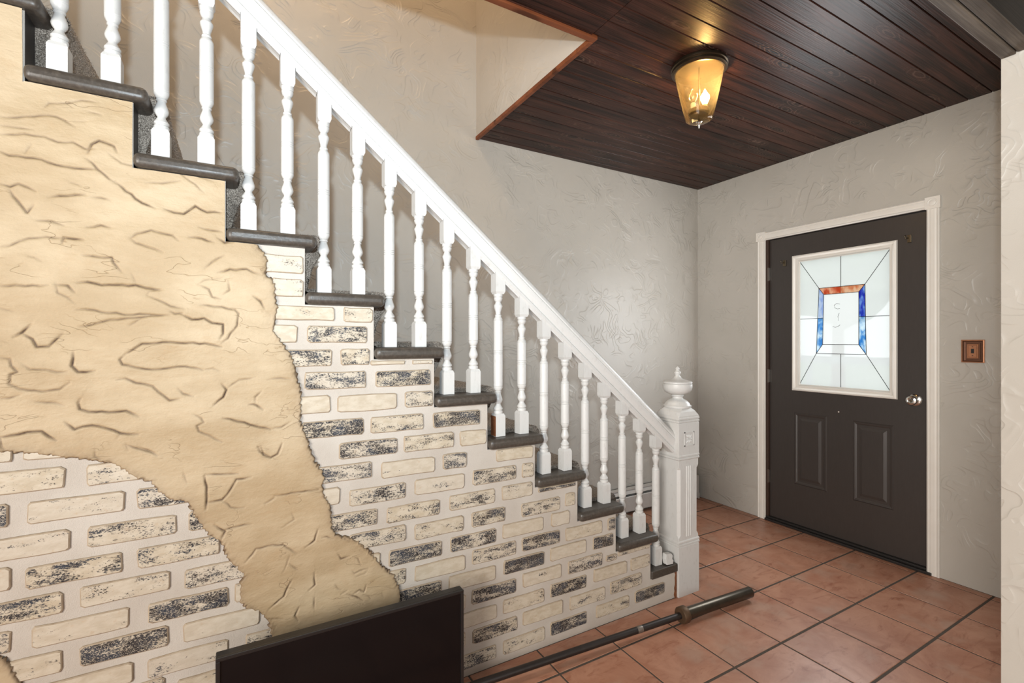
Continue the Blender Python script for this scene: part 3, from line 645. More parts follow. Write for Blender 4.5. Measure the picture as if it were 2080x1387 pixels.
def plaster(name, edge_poly, bounds, step, saw, parent):
    xa, xb, za, zb = bounds
    nx, nz = int((xb - xa) / step) + 1, int((zb - za) / step) + 1
    X, Zg = np.meshgrid(xa + np.arange(nx) * step, za + np.arange(nz) * step, indexing='ij')
    X = X + 0.0; pz = Zg
    wob = 0.0016 * np.sin(X * 210 + 1.9 * np.sin(pz * 170)) + 0.0013 * np.sin(pz * 330 - X * 130 + 2 * np.sin(X * 240)) + 0.0003 * np.sin(X * 610 + pz * 520)
    ins = inside(X + wob, pz + wob, edge_poly)
    closed = list(edge_poly[:len(PLASTER_EDGE)]) if saw else list(edge_poly) + [edge_poly[0]]
    de, _ = segdist(X + wob, pz + wob, closed)
    sd = np.where(ins, de, -de)
    keep_v = sd > -0.004
    if saw:
        top = np.full(X.shape, 9.0)
        for k in range(1, NS + 1):
            top = np.where((X <= XR(k)) & (X > XR(k + 1)), ZT(k) - TH - 0.002, top)
        keep_v &= (pz <= top + step)
        Zc = np.minimum(pz, top)
    else: Zc = pz
    idx = np.argwhere(keep_v)
    def sm(t): t = np.clip(t, 0, 1); return t * t * (3 - 2 * t)
    H = -0.004 + 0.015 * sm((sd + 0.003) / 0.009)
    stain_shade = 0.85 * np.exp(-np.abs(np.clip(sd, 0, 9)) / 0.0036) + 0.28 * np.exp(-np.clip(sd, 0, 9) / 0.014)  # brown staining of the torn edge, with its dark shadow painted in too
    # gentle trowel undulation
    H = H + 0.0016 * (np.sin(X * 9 + 2.3 * np.sin(pz * 13)) + np.sin(pz * 21 + 1.7 * np.sin(X * 11))) * sm(sd / 0.02)
    for pts, st in CRACKS:
        p = np.array(pts); bx = (X > p[:, 0].min() - .05) & (X < p[:, 0].max() + .05) & (pz > p[:, 1].min() - .05) & (pz < p[:, 1].max() + .05)
        if not bx.any(): continue
        # roughen the traced line
        q = [tuple(p[0])]
        for a, b in zip(p[:-1], p[1:]):
            L = float(np.hypot(*(b - a))); nseg = max(1, int(L / 0.014))
            for i in range(1, nseg + 1):
                c = a + (b - a) * i / nseg
                q.append((c[0] + random.uniform(-.0016, .0016), c[1] + random.uniform(-.0022, .0022)))
        d, s = segdist(X[bx], pz[bx], q)
        taper = np.ones_like(d)
        for e in (q[0], q[-1]): taper *= np.clip(np.hypot(X[bx] - e[0], pz[bx] - e[1]) / 0.03 + 0.25, 0, 1)
        wv = 0.55 + 0.45 * np.sin(X[bx] * 140 + pz[bx] * 95)
        sa = st * taper
        stain_shade[bx] = np.maximum(stain_shade[bx], np.clip(sa * (0.55 + 0.45 * wv), 0, 1) * np.exp(-(d / 0.0019) ** 2) * 1.3) + 0.17 * sa * np.exp(-d / 0.005)
        up = np.where(s > 0, 1.0, 0.25)
        H[bx] += sa * (-0.0048 * np.exp(-(d / 0.0028) ** 2) + 0.0030 * up * np.exp(-d / 0.014) * (1 - np.exp(-(d / 0.004) ** 2)))
    vid = -np.ones(X.shape, int); vid[keep_v] = np.arange(len(idx))
    co = np.stack([X[keep_v], YW - H[keep_v], Zc[keep_v]], 1)
    q = keep_v[:-1, :-1] & keep_v[1:, :-1] & keep_v[1:, 1:] & keep_v[:-1, 1:]
    if saw:
        nt = (top[:-1, :-1] == top[1:, :-1]) | (pz[1:, 1:] < np.minimum(top[:-1, :-1], top[1:, :-1])); q &= nt
    A, B, Cc, D = vid[:-1, :-1][q], vid[1:, :-1][q], vid[1:, 1:][q], vid[:-1, 1:][q]
    F = np.stack([A, B, Cc, D], 1)
    me = bpy.data.meshes.new(name); me.vertices.add(len(co)); me.vertices.foreach_set('co', co.ravel())
    me.loops.add(F.size); me.loops.foreach_set('vertex_index', F.ravel().astype(np.int32))
    me.polygons.add(len(F)); me.polygons.foreach_set('loop_start', np.arange(0, F.size, 4, dtype=np.int32)); me.polygons.foreach_set('loop_total', np.full(len(F), 4, np.int32))
    me.polygons.foreach_set('use_smooth', np.ones(len(F), bool)); me.update(calc_edges=True); me.validate()
    at = me.attributes.new('stain_shade', 'FLOAT', 'POINT'); at.data.foreach_set('value', np.clip(stain_shade[keep_v], 0, 1).astype(np.float32))
    me.materials.append(M['plaster'])
    return tag(link(name, me, parent), 'cracked beige plaster skin with a torn brown edge')
plaster('plaster_skin', skin_poly, (LEFT, 0.50, 0.0, ZT(NS)), 0.0022, True, stairwall)
plaster('plaster_skin', skin_poly, (-1.59, LEFT + 0.004, 0.95, ZT(NS)), 0.0045, True, stairwall)
plaster('plaster_patch', PLASTER_PATCH, (-0.81, -0.46, 0.22, 0.62), 0.004, False, stairwall)
# bare wood sliver showing between the wall end and the newel
sv = MB(); pts = [(1.921, ZT(1) - TH - .002)]
lx = [1.9235 + random.uniform(-.004, .002) for _ in range(9)]; zz = [i * (ZT(1) - TH) / 8 for i in range(9)]
outl = [(x - .006 + random.uniform(-.004, .004), z) for x, z in zip(lx, zz)] + [(1.9290, z) for z in zz[::-1]]
sv.prism(outl, lambda u, v, t: (u, YW - 0.003 + 0.02 * t, v)); sv.build('splinter_strip', M['raw_wood'], stairwall)

# ------------------------------------------------------------------ staircase: treads and risers
stair = empty('staircase', (0.7, 2.2, 0)); tag(stair, 'straight flight of stairs with dark painted tread ends', 'stairs')
for k in range(1, NS + 1):
    x0 = XR(k + 1) - 0.0; x1 = XR(k) + 0.035 if k > 1 else 1.928
    y0 = 1.673 if k > 1 else 1.688
    m = MB().box(x0 + 0.001, x1, y0, YB - 0.003, ZT(k) - TH + 0.0005, ZT(k))
    m.build('tread', M['tread'], stair, bevel=0.016 if k > 1 else 0.006, seg=4, smooth=40, origin=((x0 + x1) / 2, 2.2, ZT(k)))
    if k > 1:
        m = MB().box(XR(k) - 0.018, XR(k) - 0.004, YW + 0.072, YB - 0.003, ZT(k - 1) + 0.0005, ZT(k) - TH); m.build('riser', M['black_paint'], stair, origin=(XR(k), 2.2, ZT(k - 1)))

# carpet runner: one continuous strip following treads and risers
prof = []
for k in range(1, NS):
    xn = XR(k) + 0.035; zt = ZT(k) + 0.016
    if k == 1: xn = 1.915
    x_in = XR(k + 1) + 0.012
    seq = []
    if k > 1 or True:
        zb = ZT(k - 1) + 0.017 if k > 1 else 0.012
        rx = XR(k) + 0.010 if k > 1 else 1.905
        seq += [(rx + 0.004, zb), (rx + 0.010, zb + 0.03), (rx + 0.020, zb + 0.07), (rx + 0.034, ZT(k) - 0.072), (rx + 0.046, ZT(k) - 0.05)]
        seq += [(xn + 0.026 * math.cos(a) + 0.008, ZT(k) - 0.016 + 0.034 * math.sin(a)) for a in [math.radians(t) for t in (-50, -20, 10, 40, 65, 90)]]
    seq += [(x_in + (xn - x_in) * f, zt + 0.001 * math.sin(f * 9)) for f in (0.85, 0.65, 0.45, 0.25, 0.08)]
    prof += seq
YC0, YC1 = 1.776, 2.64
ny = 90; P2 = np.array(prof); n = len(P2)
ysc = YC0 + (YC1 - YC0) * (np.linspace(0, 1, ny) ** 1.6)
co = np.zeros((n, ny, 3)); co[:, :, 0] = P2[:, 0, None]; co[:, :, 1] = ysc[None]; co[:, :, 2] = P2[:, 1, None]
co += rng.normal(0, 0.0012, co.shape); co[:, 0, 1] += rng.normal(0, 0.003, n)
back = co.copy(); 
F = [(i * ny + j, (i + 1) * ny + j, (i + 1) * ny + j + 1, i * ny + j + 1) for i in range(n - 1) for j in range(ny - 1)]
V = co.reshape(-1, 3).tolist()
# the near side is bound: closed from the draped face back to the riser and tread
nb = len(V)
tang = np.gradient(P2, axis=0); nrm = np.stack([tang[:, 1], -tang[:, 0]], 1); nrm /= np.linalg.norm(nrm, axis=1)[:, None] + 1e-9
CAP = []
for i in range(n):
    k = 1 + i // 16; j_ = i % 16
    xr = XR(k) - 0.003 if k > 1 else 1.86
    if j_ < 9: bx_, bz_ = xr, min(P2[i, 1], ZT(k) + .001)
    else: bx_, bz_ = max(xr, 0) if False else (P2[i, 0] if P2[i, 0] < xr else xr), ZT(k) + .001
    CAP.append((bx_, bz_))
for i in range(n): V.append((CAP[i][0], YC0 + .004, CAP[i][1]))
F += [(i * ny, nb + i, nb + i + 1, (i + 1) * ny) for i in range(n - 1)]
me = bpy.data.meshes.new('carpet_runner'); me.from_pydata(V, [], F); me.materials.append(M['carpet']); me.polygons.foreach_set('use_smooth', [True] * len(F)); me.update()
carpet = link('carpet_runner', me, stair, -Vector(stair.location)); tag(carpet, 'speckled grey-brown carpet runner on the treads')
# pile
NT = 70000
seglen = np.hypot(*(P2[1:] - P2[:-1]).T); cum = np.concatenate([[0], np.cumsum(seglen)])
s = rng.uniform(0, cum[-1], NT); ii = np.clip(np.searchsorted(cum, s) - 1, 0, n - 2); ff = (s - cum[ii]) / seglen[ii]
base = P2[ii] + (P2[ii + 1] - P2[ii]) * ff[:, None]; nr = nrm[ii] * -1
sgn = 1.0
yy = YC0 + (rng.uniform(0, 1, NT) ** 2.2) * 0.45
b3 = np.stack([base[:, 0], yy, base[:, 1]], 1); n3 = np.stack([nrm[ii][:, 0], np.zeros(NT), nrm[ii][:, 1]], 1)
CP = np.array(CAP); nc = NT // 2; fc = rng.uniform(0, 1, nc)[:, None]      # half of the tufts stand on the bound side
b3[:nc, [0, 2]] = base[:nc] * (1 - fc) + (CP[ii[:nc]] * (1 - ff[:nc, None]) + CP[ii[:nc] + 1] * ff[:nc, None]) * fc; b3[:nc, 1] = YC0 + .001
n3[:nc] = (0, -1.0, 0)
dirn = n3 + rng.normal(0, 0.45, (NT, 3)); dirn[nc:, 1] -= np.where(yy[nc:] < YC0 + .01, .6, 0); dirn /= np.linalg.norm(dirn, axis=1)[:, None]
sidev = np.cross(dirn, rng.normal(0, 1, (NT, 3))); sidev /= np.linalg.norm(sidev, axis=1)[:, None]
ln = rng.uniform(0.004, 0.0085, NT)[:, None]
T = np.stack([b3 - sidev * .0007, b3 + sidev * .0007, b3 + dirn * ln], 1).reshape(-1, 3)
pm = bpy.data.meshes.new('carpet_pile'); pm.vertices.add(NT * 3); pm.vertices.foreach_set('co', T.ravel()); pm.loops.add(NT * 3); pm.loops.foreach_set('vertex_index', np.arange(NT * 3, dtype=np.int32))
pm.polygons.add(NT); pm.polygons.foreach_set('loop_start', np.arange(0, NT * 3, 3, dtype=np.int32)); pm.polygons.foreach_set('loop_total', np.full(NT, 3, np.int32)); pm.update(calc_edges=True); pm.materials.append(M['carpet'])
tag(link('carpet_pile', pm, carpet), kind='stuff')

# ------------------------------------------------------------------ railing
rail = empty('stair_railing', (2.006, 1.76, 0)); tag(rail, 'white painted stair railing with turned balusters and newel post', 'railing')
YR_ = 1.742; SL = 0.832
def zrb(x): return 1.683 + (0.8 - x) * SL      # underside of the handrail
def turned(long, x, zb, dark_side=False):
    zt = zrb(x + 0.022) + 0.045
    col = 0.282 if long else 0.188
    h = 0.022; m = MB()
    b0 = zb; b1 = zb + (0.092 if long else 0.095)
    def block(z0, z1, slope):
        # square block with nipped corners towards the turning
        c = 0.010
        if slope == 'up':
            m.box(x - h, x + h, YR_ - h, YR_ + h, z0, z1 - c); zz0, zz1, s0, s1 = z1 - c, z1, h, h * 0.80
        else:
            m.box(x - h, x + h, YR_ - h, YR_ + h, z0 + c, z1); zz0, zz1, s0, s1 = z0, z0 + c, h * 0.80, h
        vs = [(x - s0, YR_ - s0, zz0), (x + s0, YR_ - s0, zz0), (x + s0, YR_ + s0, zz0), (x - s0, YR_ + s0, zz0), (x - s1, YR_ - s1, zz1), (x + s1, YR_ - s1, zz1), (x + s1, YR_ + s1, zz1), (x - s1, YR_ + s1, zz1)]
        m.add(vs, [(0, 3, 2, 1), (4, 5, 6, 7), (0, 1, 5, 4), (1, 2, 6, 5), (2, 3, 7, 6), (3, 0, 4, 7)])
    block(b0, b1, 'up')
    q = b1; low = [(.0185, 0), (.020, .006), (.0195, .010), (.0155, .013), (.0195, .017), (.0195, .021), (.0165, .026), (.0110, .035), (.0105, .039), (.0165, .048), (.0185, .055), (.0175, .062), (.0125, .077), (.0108, .084), (.0135, .086), (.0135, .090), (.0110, .092), (.0135, .094), (.0155, .098), (.0190, .106), (.0195, .111)]
    p = [(r, q + z) for r, z in low]; q += 0.111
    hc = col
    def ring(z): return [(.0195, z - .008), (.0178, z - .007), (.0195, z - .006), (.0195, z - .001), (.0178, z), (.0195, z + .001), (.0195, z + .006), (.0178, z + .007), (.0195, z + .008)]
    p += [(.0178, q + .001), (.0195, q + .003)] + ring(q + hc * 0.50) + [(.0192, q + hc - .010), (.0178, q + hc - .009), (.0190, q + hc - .008), (.0182, q + hc - .004)]; q += hc
    up = [(.0150, .001), (.0125, .006), (.0135, .008), (.0135, .012), (.0108, .015), (.0108, .022), (.0150, .036), (.0178, .046), (.0178, .051), (.0125, .060), (.0110, .066), (.0150, .070), (.0180, .078), (.0185, .083), (.0160, .085), (.0190, .089), (.0195, .098)]
    p += [(r, q + z) for r, z in up]; q += 0.098
    m.lathe([(r, z) for r, z in p], 20, Matrix.Translation((x, YR_, 0)))
    block(q, zt, 'down')
    return m
nb_ = 0
for i in range(0, 25):
    x = 1.827 - 0.1128 * i
    k = 1 if i == 0 else 2 + (i - 1) // 2
    if k > NS: break
    # on each tread the upper one of the pair (nearer the riser above) has the shorter column
    long = (i == 0) or ((i - 1) % 2 == 1)
    m = turned(long, x, ZT(k) + 0.001)
    m.build('baluster', M['white'], rail, smooth=30, origin=(x, YR_, ZT(k)))
xb8 = 1.827 - 0.1128 * 8; MB().box(xb8 - .0226, xb8 - .0221, YR_ - .0215, YR_ + .0215, ZT(5) + .002, ZT(5) + .084).build('bare_wood_patch', M['raw_wood'], rail)
# handrail: moulded profile swept along the pitch
ang = math.atan(SL); xa, xb = 1.945, -1.05
hp = [(-.020, -.012), (-.028, -.006), (-.028, .004), (-.022, .008), (-.0255, .014), (-.030, .020), (-.034, .031), (-.035, .043), (-.031, .047), (-.033, .053), (-.030, .063), (-.022, .072), (-.010, .077)]
hp = hp + [(-u, v) for u, v in hp[::-1]]
def hr(u, v, t):
    x = xb if t else xa; return (x + v * math.sin(ang), YR_ + u, zrb(x) + v * math.cos(ang))
MB().prism(hp, hr).build('handrail', M['white'], rail, smooth=28, origin=(0.4, YR_, zrb(0.4)))
# fillets let into the groove between balusters
for i in range(0, 24):
    x1 = 1.827 - 0.1128 * i - 0.0235; x0 = x1 - 0.1128 + 0.047
    if x0 < -1.0: break
    def fl(u, v, t, x0=x0, x1=x1):
        x = x0 if t else x1; return (x, YR_ + u, zrb(x) + v)
    MB().prism([(-.019, -.024), (-.019, -.012), (.019, -.012), (.019, -.024), (.008, -.021), (-.008, -.021)], fl).build('fillet', M['white'], rail, origin=((x0 + x1) / 2, YR_, zrb(x0)))

# newel post
nx0, nx1, ny0, ny1 = 1.930, 2.082, 1.685, 1.837; ncx, ncy = (nx0 + nx1) / 2, (ny0 + ny1) / 2; hw = 0.076
newel = empty('newel_post', (0, 0, 0), rail)
newel.location = Vector((ncx, ncy, 0)) - Vector(rail.location)
def sq(prof, name, mats=M['white'], bevel=0.0, corner=0.0):
    m = MB(); vs = []; fs = []
    ring = []
    for r, z, c in prof:
        if c <= 0: pts = [(-r, -r), (-r, -r), (r, -r), (r, -r), (r, r), (r, r), (-r, r), (-r, r)]
        else: pts = [(-r, -r + c), (-r + c, -r), (r - c, -r), (r, -r + c), (r, r - c), (r - c, r), (-r + c, r), (-r, r - c)]
        vs += [(ncx + a, ncy + b, z) for a, b in pts]
    n = 8
    for i in range(len(prof) - 1):
        for k in range(n):
            k2 = (k + 1) % n; fs.append((i * n + k, i * n + k2, (i + 1) * n + k2, (i + 1) * n + k))
    fs += [tuple(range(n))[::-1], tuple((len(prof) - 1) * n + k for k in range(n))]
    m.add(vs, fs); return m.build(name, mats, newel, bevel=bevel, origin=(ncx, ncy, prof[0][1]))
e = 0.0008
sq([(hw, 0.0, e), (hw, .250, e), (hw - .003, .253, e), (hw + .0015, .257, e), (hw + .0015, .265, e), (hw - .003, .268, e), (hw + .0015, .272, e), (hw + .0015, .280, e), (hw - .002, .284, e)], 'base')
sq([(hw - .003, .283, e), (hw - .003, .296, e), (hw - .003, .300, .003), (hw - .003, .312, .013), (hw - .003, .645, .013), (hw - .003, .657, .003), (hw - .003, .661, e), (hw - .003, .694, e)], 'shaft')
sq([(hw - .002, .693, e), (hw + .0015, .697, e), (hw + .0015, .704, e), (hw - .003, .707, e), (hw + .0015, .710, e), (hw + .0015, .717, e), (hw, .720, e), (hw, .880, e), (hw - .003, .883, e), (hw + .0015, .887, e), (hw + .0015, .894, e), (hw - .003, .897, e), (hw + .0015, .901, e), (hw + .0015, .908, e), (hw, .911, e), (hw, .918, .004), (hw - .006, .938, .016), (hw - .020, .958, .028), (hw - .028, .964, .030)], 'block')
fin = [(.068, .955), (.070, .960), (.070, .965), (.064, .969), (.060, .978), (.050, .988), (.038, .995), (.030, .999), (.026, 1.003), (.026, 1.010), (.031, 1.014), (.031, 1.018), (.028, 1.020), (.046, 1.025), (.063, 1.034), (.072, 1.047), (.0750, 1.062), (.0745, 1.076), (.070, 1.079), (.0745, 1.082), (.0745, 1.088), (.071, 1.091), (.060, 1.094), (.040, 1.099), (.024, 1.106), (.015, 1.116), (.012, 1.122), (.014, 1.127), (.0175, 1.134), (.0165, 1.141), (.010, 1.146), (.0085, 1.149), (.011, 1.154), (.008, 1.161), (.003, 1.168)]
MB().lathe(fin, 36, Matrix.Translation((ncx, ncy, 0))).build('finial', M['white'], newel, smooth=35, origin=(ncx, ncy, .955))
# reeded strips on shaft faces and carved square on the block
for face in range(4):
    R4 = Matrix.Translation((ncx, ncy, 0)) @ Matrix.Rotation(face * math.pi / 2, 4, 'Z')
    if face == 3: continue      # the side facing the stairs is plain
    m = MB()
    for u in (-.014, 0.0, .014):
        m.lathe([(.0045, .30), (.0055, .305), (.0055, .655), (.0045, .66)], 8, R4 @ Matrix.Translation((u, -hw + .004, 0)))
    m.build('reeding', M['white'], newel, smooth=40, origin=(ncx, ncy, .3))
    m = MB(); zc_ = .800; s_ = .036
    for (a0, a1, c0_, c1_) in ((-s_, s_, s_ - .005, s_), (-s_, s_, -s_, -s_ + .005), (-s_, -s_ + .005, -s_, s_), (s_ - .005, s_, -s_, s_)):
        m.box(a0, a1, -hw - .003, -hw + .002, zc_ + c0_, zc_ + c1_)
    for a in range(8):
        t = a * math.pi / 4; L = .024 if a % 2 == 0 else .032
        cs, sn = math.cos(t), math.sin(t)
        m.add([(cs * .003, -hw - .001, zc_ + sn * .003), (cs * L * .6 - sn * .006, -hw + .0005, zc_ + sn * L * .6 + cs * .006), (cs * L, -hw - .0005, zc_ + sn * L), (cs * L * .6 + sn * .006, -hw + .0005, zc_ + sn * L * .6 - cs * .006), (cs * L * .55, -hw - .0045, zc_ + sn * L * .55)],
              [(0, 1, 4), (1, 2, 4), (2, 3, 4), (3, 0, 4)])
    m.v = [tuple(R4 @ Vector(p)) for p in m.v]
    m.build('rosette_panel', M['white'], newel, origin=(ncx, ncy, zc_))

# broken scrap of baluster foot on the lowest tread
m = MB().prism([(0, 0), (.052, -.004), (.060, .012), (.052, .020), (.060, .034), (.050, .046), (.004, .050), (-.004, .026)], lambda u, v, t: (1.857 + u * .80 + v * .10, 1.695 + .026 * t + v * .25, ZT(1) + .0055 + v * .95))
sc = m.build('wood_scrap', M['white'], bevel=.0015); tag(sc, 'chipped white wood scrap on the lowest stair beside the newel post', 'wood scrap')

# ------------------------------------------------------------------ front door
door = empty('door_1', (XD + .03, 1.63, 0)); tag(door, 'dark brown front door with a stained glass window', kind='structure')
DX = XD + .018; y0, y1 = 1.164, 2.100
sl = MB()
gy0, gy1, gz0, gz1 = 1.350, 1.918, .985, 1.872
for (a, b, c, d) in ((y0, gy0, .03, 2.036), (gy1, y1, .03, 2.036), (gy0, gy1, .03, gz0), (gy0, gy1, gz1, 2.036)): sl.box(DX, DX + .042, a, b, c, d)
sl.build('slab', M['door'], door)
for (a, b, c, d) in ((1.711, 1.925, .309, .806), (1.340, 1.557, .300, .801)):
    m = MB()
    rings = [(0, 0), (.006, -.005), (.014, -.0035), (.022, .0005), (.034, .0005), (.052, -.005), (.060, -.005)]
    vs = []
    for ins_, hx in rings: vs += [(DX + hx, a + ins_, c + ins_), (DX + hx, b - ins_, c + ins_), (DX + hx, b - ins_, d - ins_), (DX + hx, a + ins_, d - ins_)]
    fs = [(i * 4 + k, i * 4 + (k + 1) % 4, i * 4 + 4 + (k + 1) % 4, i * 4 + 4 + k) for i in range(len(rings) - 1) for k in range(4)] + [tuple((len(rings) - 1) * 4 + k for k in range(4))]
    m.add(vs, fs).build('moulded_panel', M['door'], door, bevel=0)
# window frame moulding
m = MB(); a, b, c, d = 1.322, 1.938, .958, 1.898
rings = [(0, 0), (.003, -.011), (.012, -.014), (.020, -.011), (.026, -.006), (.038, -.004), (.042, .012), (.046, .014)]
vs = []
for ins_, hx in rings: vs += [(DX + hx, a + ins_, c + ins_), (DX + hx, b - ins_, c + ins_), (DX + hx, b - ins_, d - ins_), (DX + hx, a + ins_, d - ins_)]
fs = [(i * 4 + k, i * 4 + (k + 1) % 4, i * 4 + 4 + (k + 1) % 4, i * 4 + 4 + k) for i in range(len(rings) - 1) for k in range(4)]
m.add(vs, fs); wf = m.build('window_frame', M['trim'], door)
# stained glass panes; the pattern is symmetric about the pane's centre line
GXp = DX + .016
A = {'TL': (1.900, 1.860), 'TR': (1.362, 1.860), 'BL': (1.900, .998), 'BR': (1.362, .998), 'oTL': (1.770, 1.657), 'oTR': (1.498, 1.657), 'oBL': (1.787, 1.219), 'oBR': (1.491, 1.219), 'iTL': (1.739, 1.612), 'iTR': (1.532, 1.612), 'iBL': (1.747, 1.280), 'iBR': (1.532, 1.280)}
cy_ = 1.636
def lerp(p, q, f): return (p[0] + (q[0] - p[0]) * f, p[1] + (q[1] - p[1]) * f)
A['tm'] = (cy_, 1.860); A['tm2'] = (cy_, 1.657); A['tm3'] = (cy_, 1.612); A['bm'] = (cy_, .998); A['bm2'] = (cy_, 1.219)
A['lm'] = (1.900, 1.455); A['lm2'] = lerp(A['oTL'], A['oBL'], .46); A['lm3'] = lerp(A['iTL'], A['iBL'], .47); A['rm'] = (1.362, 1.455); A['rm2'] = lerp(A['oTR'], A['oBR'], .46); A['rm3'] = lerp(A['iTR'], A['iBR'], .47)
panes = [('TL tm tm2 oTL', 'pane_clear'), ('tm TR oTR tm2', 'pane_clear'), ('TL oTL lm2 lm', 'pane_clear'), ('lm lm2 oBL BL', 'pane_clear'), ('oTR TR rm rm2', 'pane_clear'), ('rm2 rm BR oBR', 'pane_clear'), ('BL oBL bm2 bm', 'pane_clear'), ('bm bm2 oBR BR', 'pane_clear'),
         ('oTL tm2 tm3 iTL', 'pane_red'), ('tm2 oTR iTR tm3', 'pane_orange'), ('oTL iTL lm3 lm2', 'pane_pale'), ('lm2 lm3 iBL oBL', 'pane_sky'), ('iTR oTR rm2 rm3', 'pane_blue'), ('rm3 rm2 oBR iBR', 'pane_sky'), ('oBL iBL iBR oBR', 'pane_clear'), ('iTL iTR iBR iBL', 'pane_centre')]
for names, mat in panes:
    pts = [A[k] for k in names.split()]
    MB().prism(pts, lambda u, v, t: (GXp + .003 * t, u, v)).build('glass_pane', M[mat], door)
segs = 'TL-oTL TR-oTR BL-oBL BR-oBR tm-tm2 bm-bm2 lm-lm2 rm-rm2 oTL-oTR oTR-oBR oBR-oBL oBL-oTL iTL-iTR iTR-iBR iBR-iBL iBL-iTL oTL-iTL oTR-iTR oBL-iBL oBR-iBR lm2-lm3 rm2-rm3 TL-TR TR-BR BR-BL BL-TL'.split()
for sgm in segs:
    p, q = [A[k] for k in sgm.split('-')]
    MB().tube([(GXp - .0005, *p), (GXp - .0005, *q)], .0017, 6).build('lead_came', M['came_lead'], door)
for pts in ([(1.641, 1.542), (1.660, 1.548), (1.676, 1.537), (1.672, 1.520), (1.655, 1.512), (1.641, 1.514)], [(1.645, 1.485), (1.653, 1.462), (1.648, 1.436)], [(1.684, 1.398), (1.668, 1.393), (1.652, 1.398), (1.640, 1.408)]):
    MB().tube([(GXp - .0005, *p) for p in pts], .0011, 6).build('lead_scroll', M['came_lead'], door)
# knob
kn = Matrix.Translation((DX, 1.238, .965)) @ Matrix.Rotation(-math.pi / 2, 4, 'Y')
knob = MB().lathe([(.033, 0), (.033, .004), (.028, .008), (.015, .010), (.012, .026), (.018, .032), (.026, .040), (.0275, .048), (.024, .056), (.016, .059), (.012, .0575)], 28, kn).build('knob', M['chrome'], door, smooth=35, origin=(DX, 1.238, .965))
MB().lathe([(.007, .056), (.007, .0595)], 12, kn).box(DX - .0608, DX - .059, 1.237, 1.239, .960, .970).build('keyhole', M['brass_dark'], knob)
for hz in (1.79, 1.05, .32):
    m = MB().lathe([(.006, hz - .048), (.006, hz + .048)], 10, Matrix.Translation((XD + .006, 2.106, 0))).box(XD + .004, XD + .016, 2.098, 2.120, hz - .045, hz + .045)
    m.build('hinge', M['hinge_metal'], door, smooth=40)
for (hy, hz) in ((1.990, 1.855), (1.262, 1.893)):
    m = MB().box(DX - .012, DX, hy - .010, hy + .010, hz - .022, hz + .022).tube([(DX - .012, hy + .004, hz + .004), (DX - .030, hy + .010, hz + .002), (DX - .036, hy + .012, hz + .012), (DX - .028, hy + .010, hz + .018)], .0035, 8)
    m.build('curtain_bracket', M['brass_dark'], door, bevel=.001)
m = MB().lathe([(.004, 0), (.004, .004), (.002, .006)], 10, Matrix.Translation((DX, 1.640, .845)) @ Matrix.Rotation(-math.pi / 2, 4, 'Y')); m.build('nail', M['trim'], door)
MB().box(XD - .022, XD + .065, 1.152, 2.120, 0.0005, .016).box(XD - .006, XD + .05, 1.152, 2.120, .016, .029).build('threshold', M['black_paint'], door, bevel=.003)
MB().box(XD + .0005, XD + .12, 2.102, 2.1215, .02, 2.052).build('jamb', M['jamb_brown'], door); MB().box(XD + .0005, XD + .12, 1.1505, 1.162, .02, 2.052).build('jamb', M['door'], door); MB().box(XD + .0005, XD + .12, 1.162, 2.102, 2.038, 2.0515).build('jamb', M['door'], door)
# casing
trim = empty('trim_4', (XD, 1.65, 0)); tag(trim, 'off-white moulded casing with corner blocks around the front door', kind='structure')
cp = [(0, 0), (0, -.009), (.006, -.015), (.012, -.011), (.020, -.013), (.036, -.013), (.044, -.011), (.050, -.015), (.057, -.009), (.057, 0)]
for yy0 in (2.124, 1.119): MB().prism(cp, lambda u, v, t, yy0=yy0: (XD - .0005 + v, yy0 + u, 2.036 if t else .001)).build('casing', M['trim'], trim)
MB().prism(cp, lambda u, v, t: (XD - .0005 + v, 2.120 if t else 1.180, 2.040 + u)).build('casing', M['trim'], trim)
for yc in (2.1525, 1.1475):
    m = MB().box(XD - .020, XD - .0005, yc - .034, yc + .034, 2.035, 2.102)
    m.lathe([(.024, 0), (.024, .002), (.020, .003), (.016, .001), (.010, .003), (.004, .004)], 24, Matrix.Translation((XD - .0195, yc, 2.0685)) @ Matrix.Rotation(-math.pi / 2, 4, 'Y'))
    m.build('corner_block', M['trim'], trim, bevel=.0015)

# ------------------------------------------------------------------ light switch
sw = empty('light_switch', (XD, .982, 1.25)); tag(sw, 'stepped copper switch plate with a dark toggle right of the front door', 'switch')
m = MB(); a, b, c, d = .937, 1.028, 1.189, 1.309
rings = [(0, -.0005), (0, -.010), (.005, -.011), (.010, -.004), (.016, -.003), (.018, -.006), (.022, -.006), (.024, -.009), (.028, -.009), (.030, -.011)]
vs = []
for ins_, hx in rings: vs += [(XD + hx, a + ins_, c + ins_), (XD + hx, b - ins_, c + ins_), (XD + hx, b - ins_, d - ins_), (XD + hx, a + ins_, d - ins_)]
fl = [(i * 4 + k, i * 4 + (k + 1) % 4, i * 4 + 4 + (k + 1) % 4, i * 4 + 4 + k) for i in range(len(rings) - 1) for k in range(4)] + [tuple((len(rings) - 1) * 4 + k for k in range(4))]
m.add(vs, fl); m.mi = [1 if 8 <= i < 24 else 0 for i in range(len(fl))]; m.build('cover_plate', [M['copper'], M['copper_dark']], sw)
MB().box(XD - .0115, XD - .010, .9765, .9885, 1.238, 1.262).box(XD - .020, XD - .011, .979, .986, 1.250, 1.260).build('toggle', M['black_plastic'], sw)
for z in (1.226, 1.273): MB().lathe([(.003, .0), (.003, .0015), (.001, .002)], 10, Matrix.Translation((XD - .011, .9825, z)) @ Matrix.Rotation(-math.pi / 2, 4, 'Y')).build('screw', M['copper_dark'], sw)

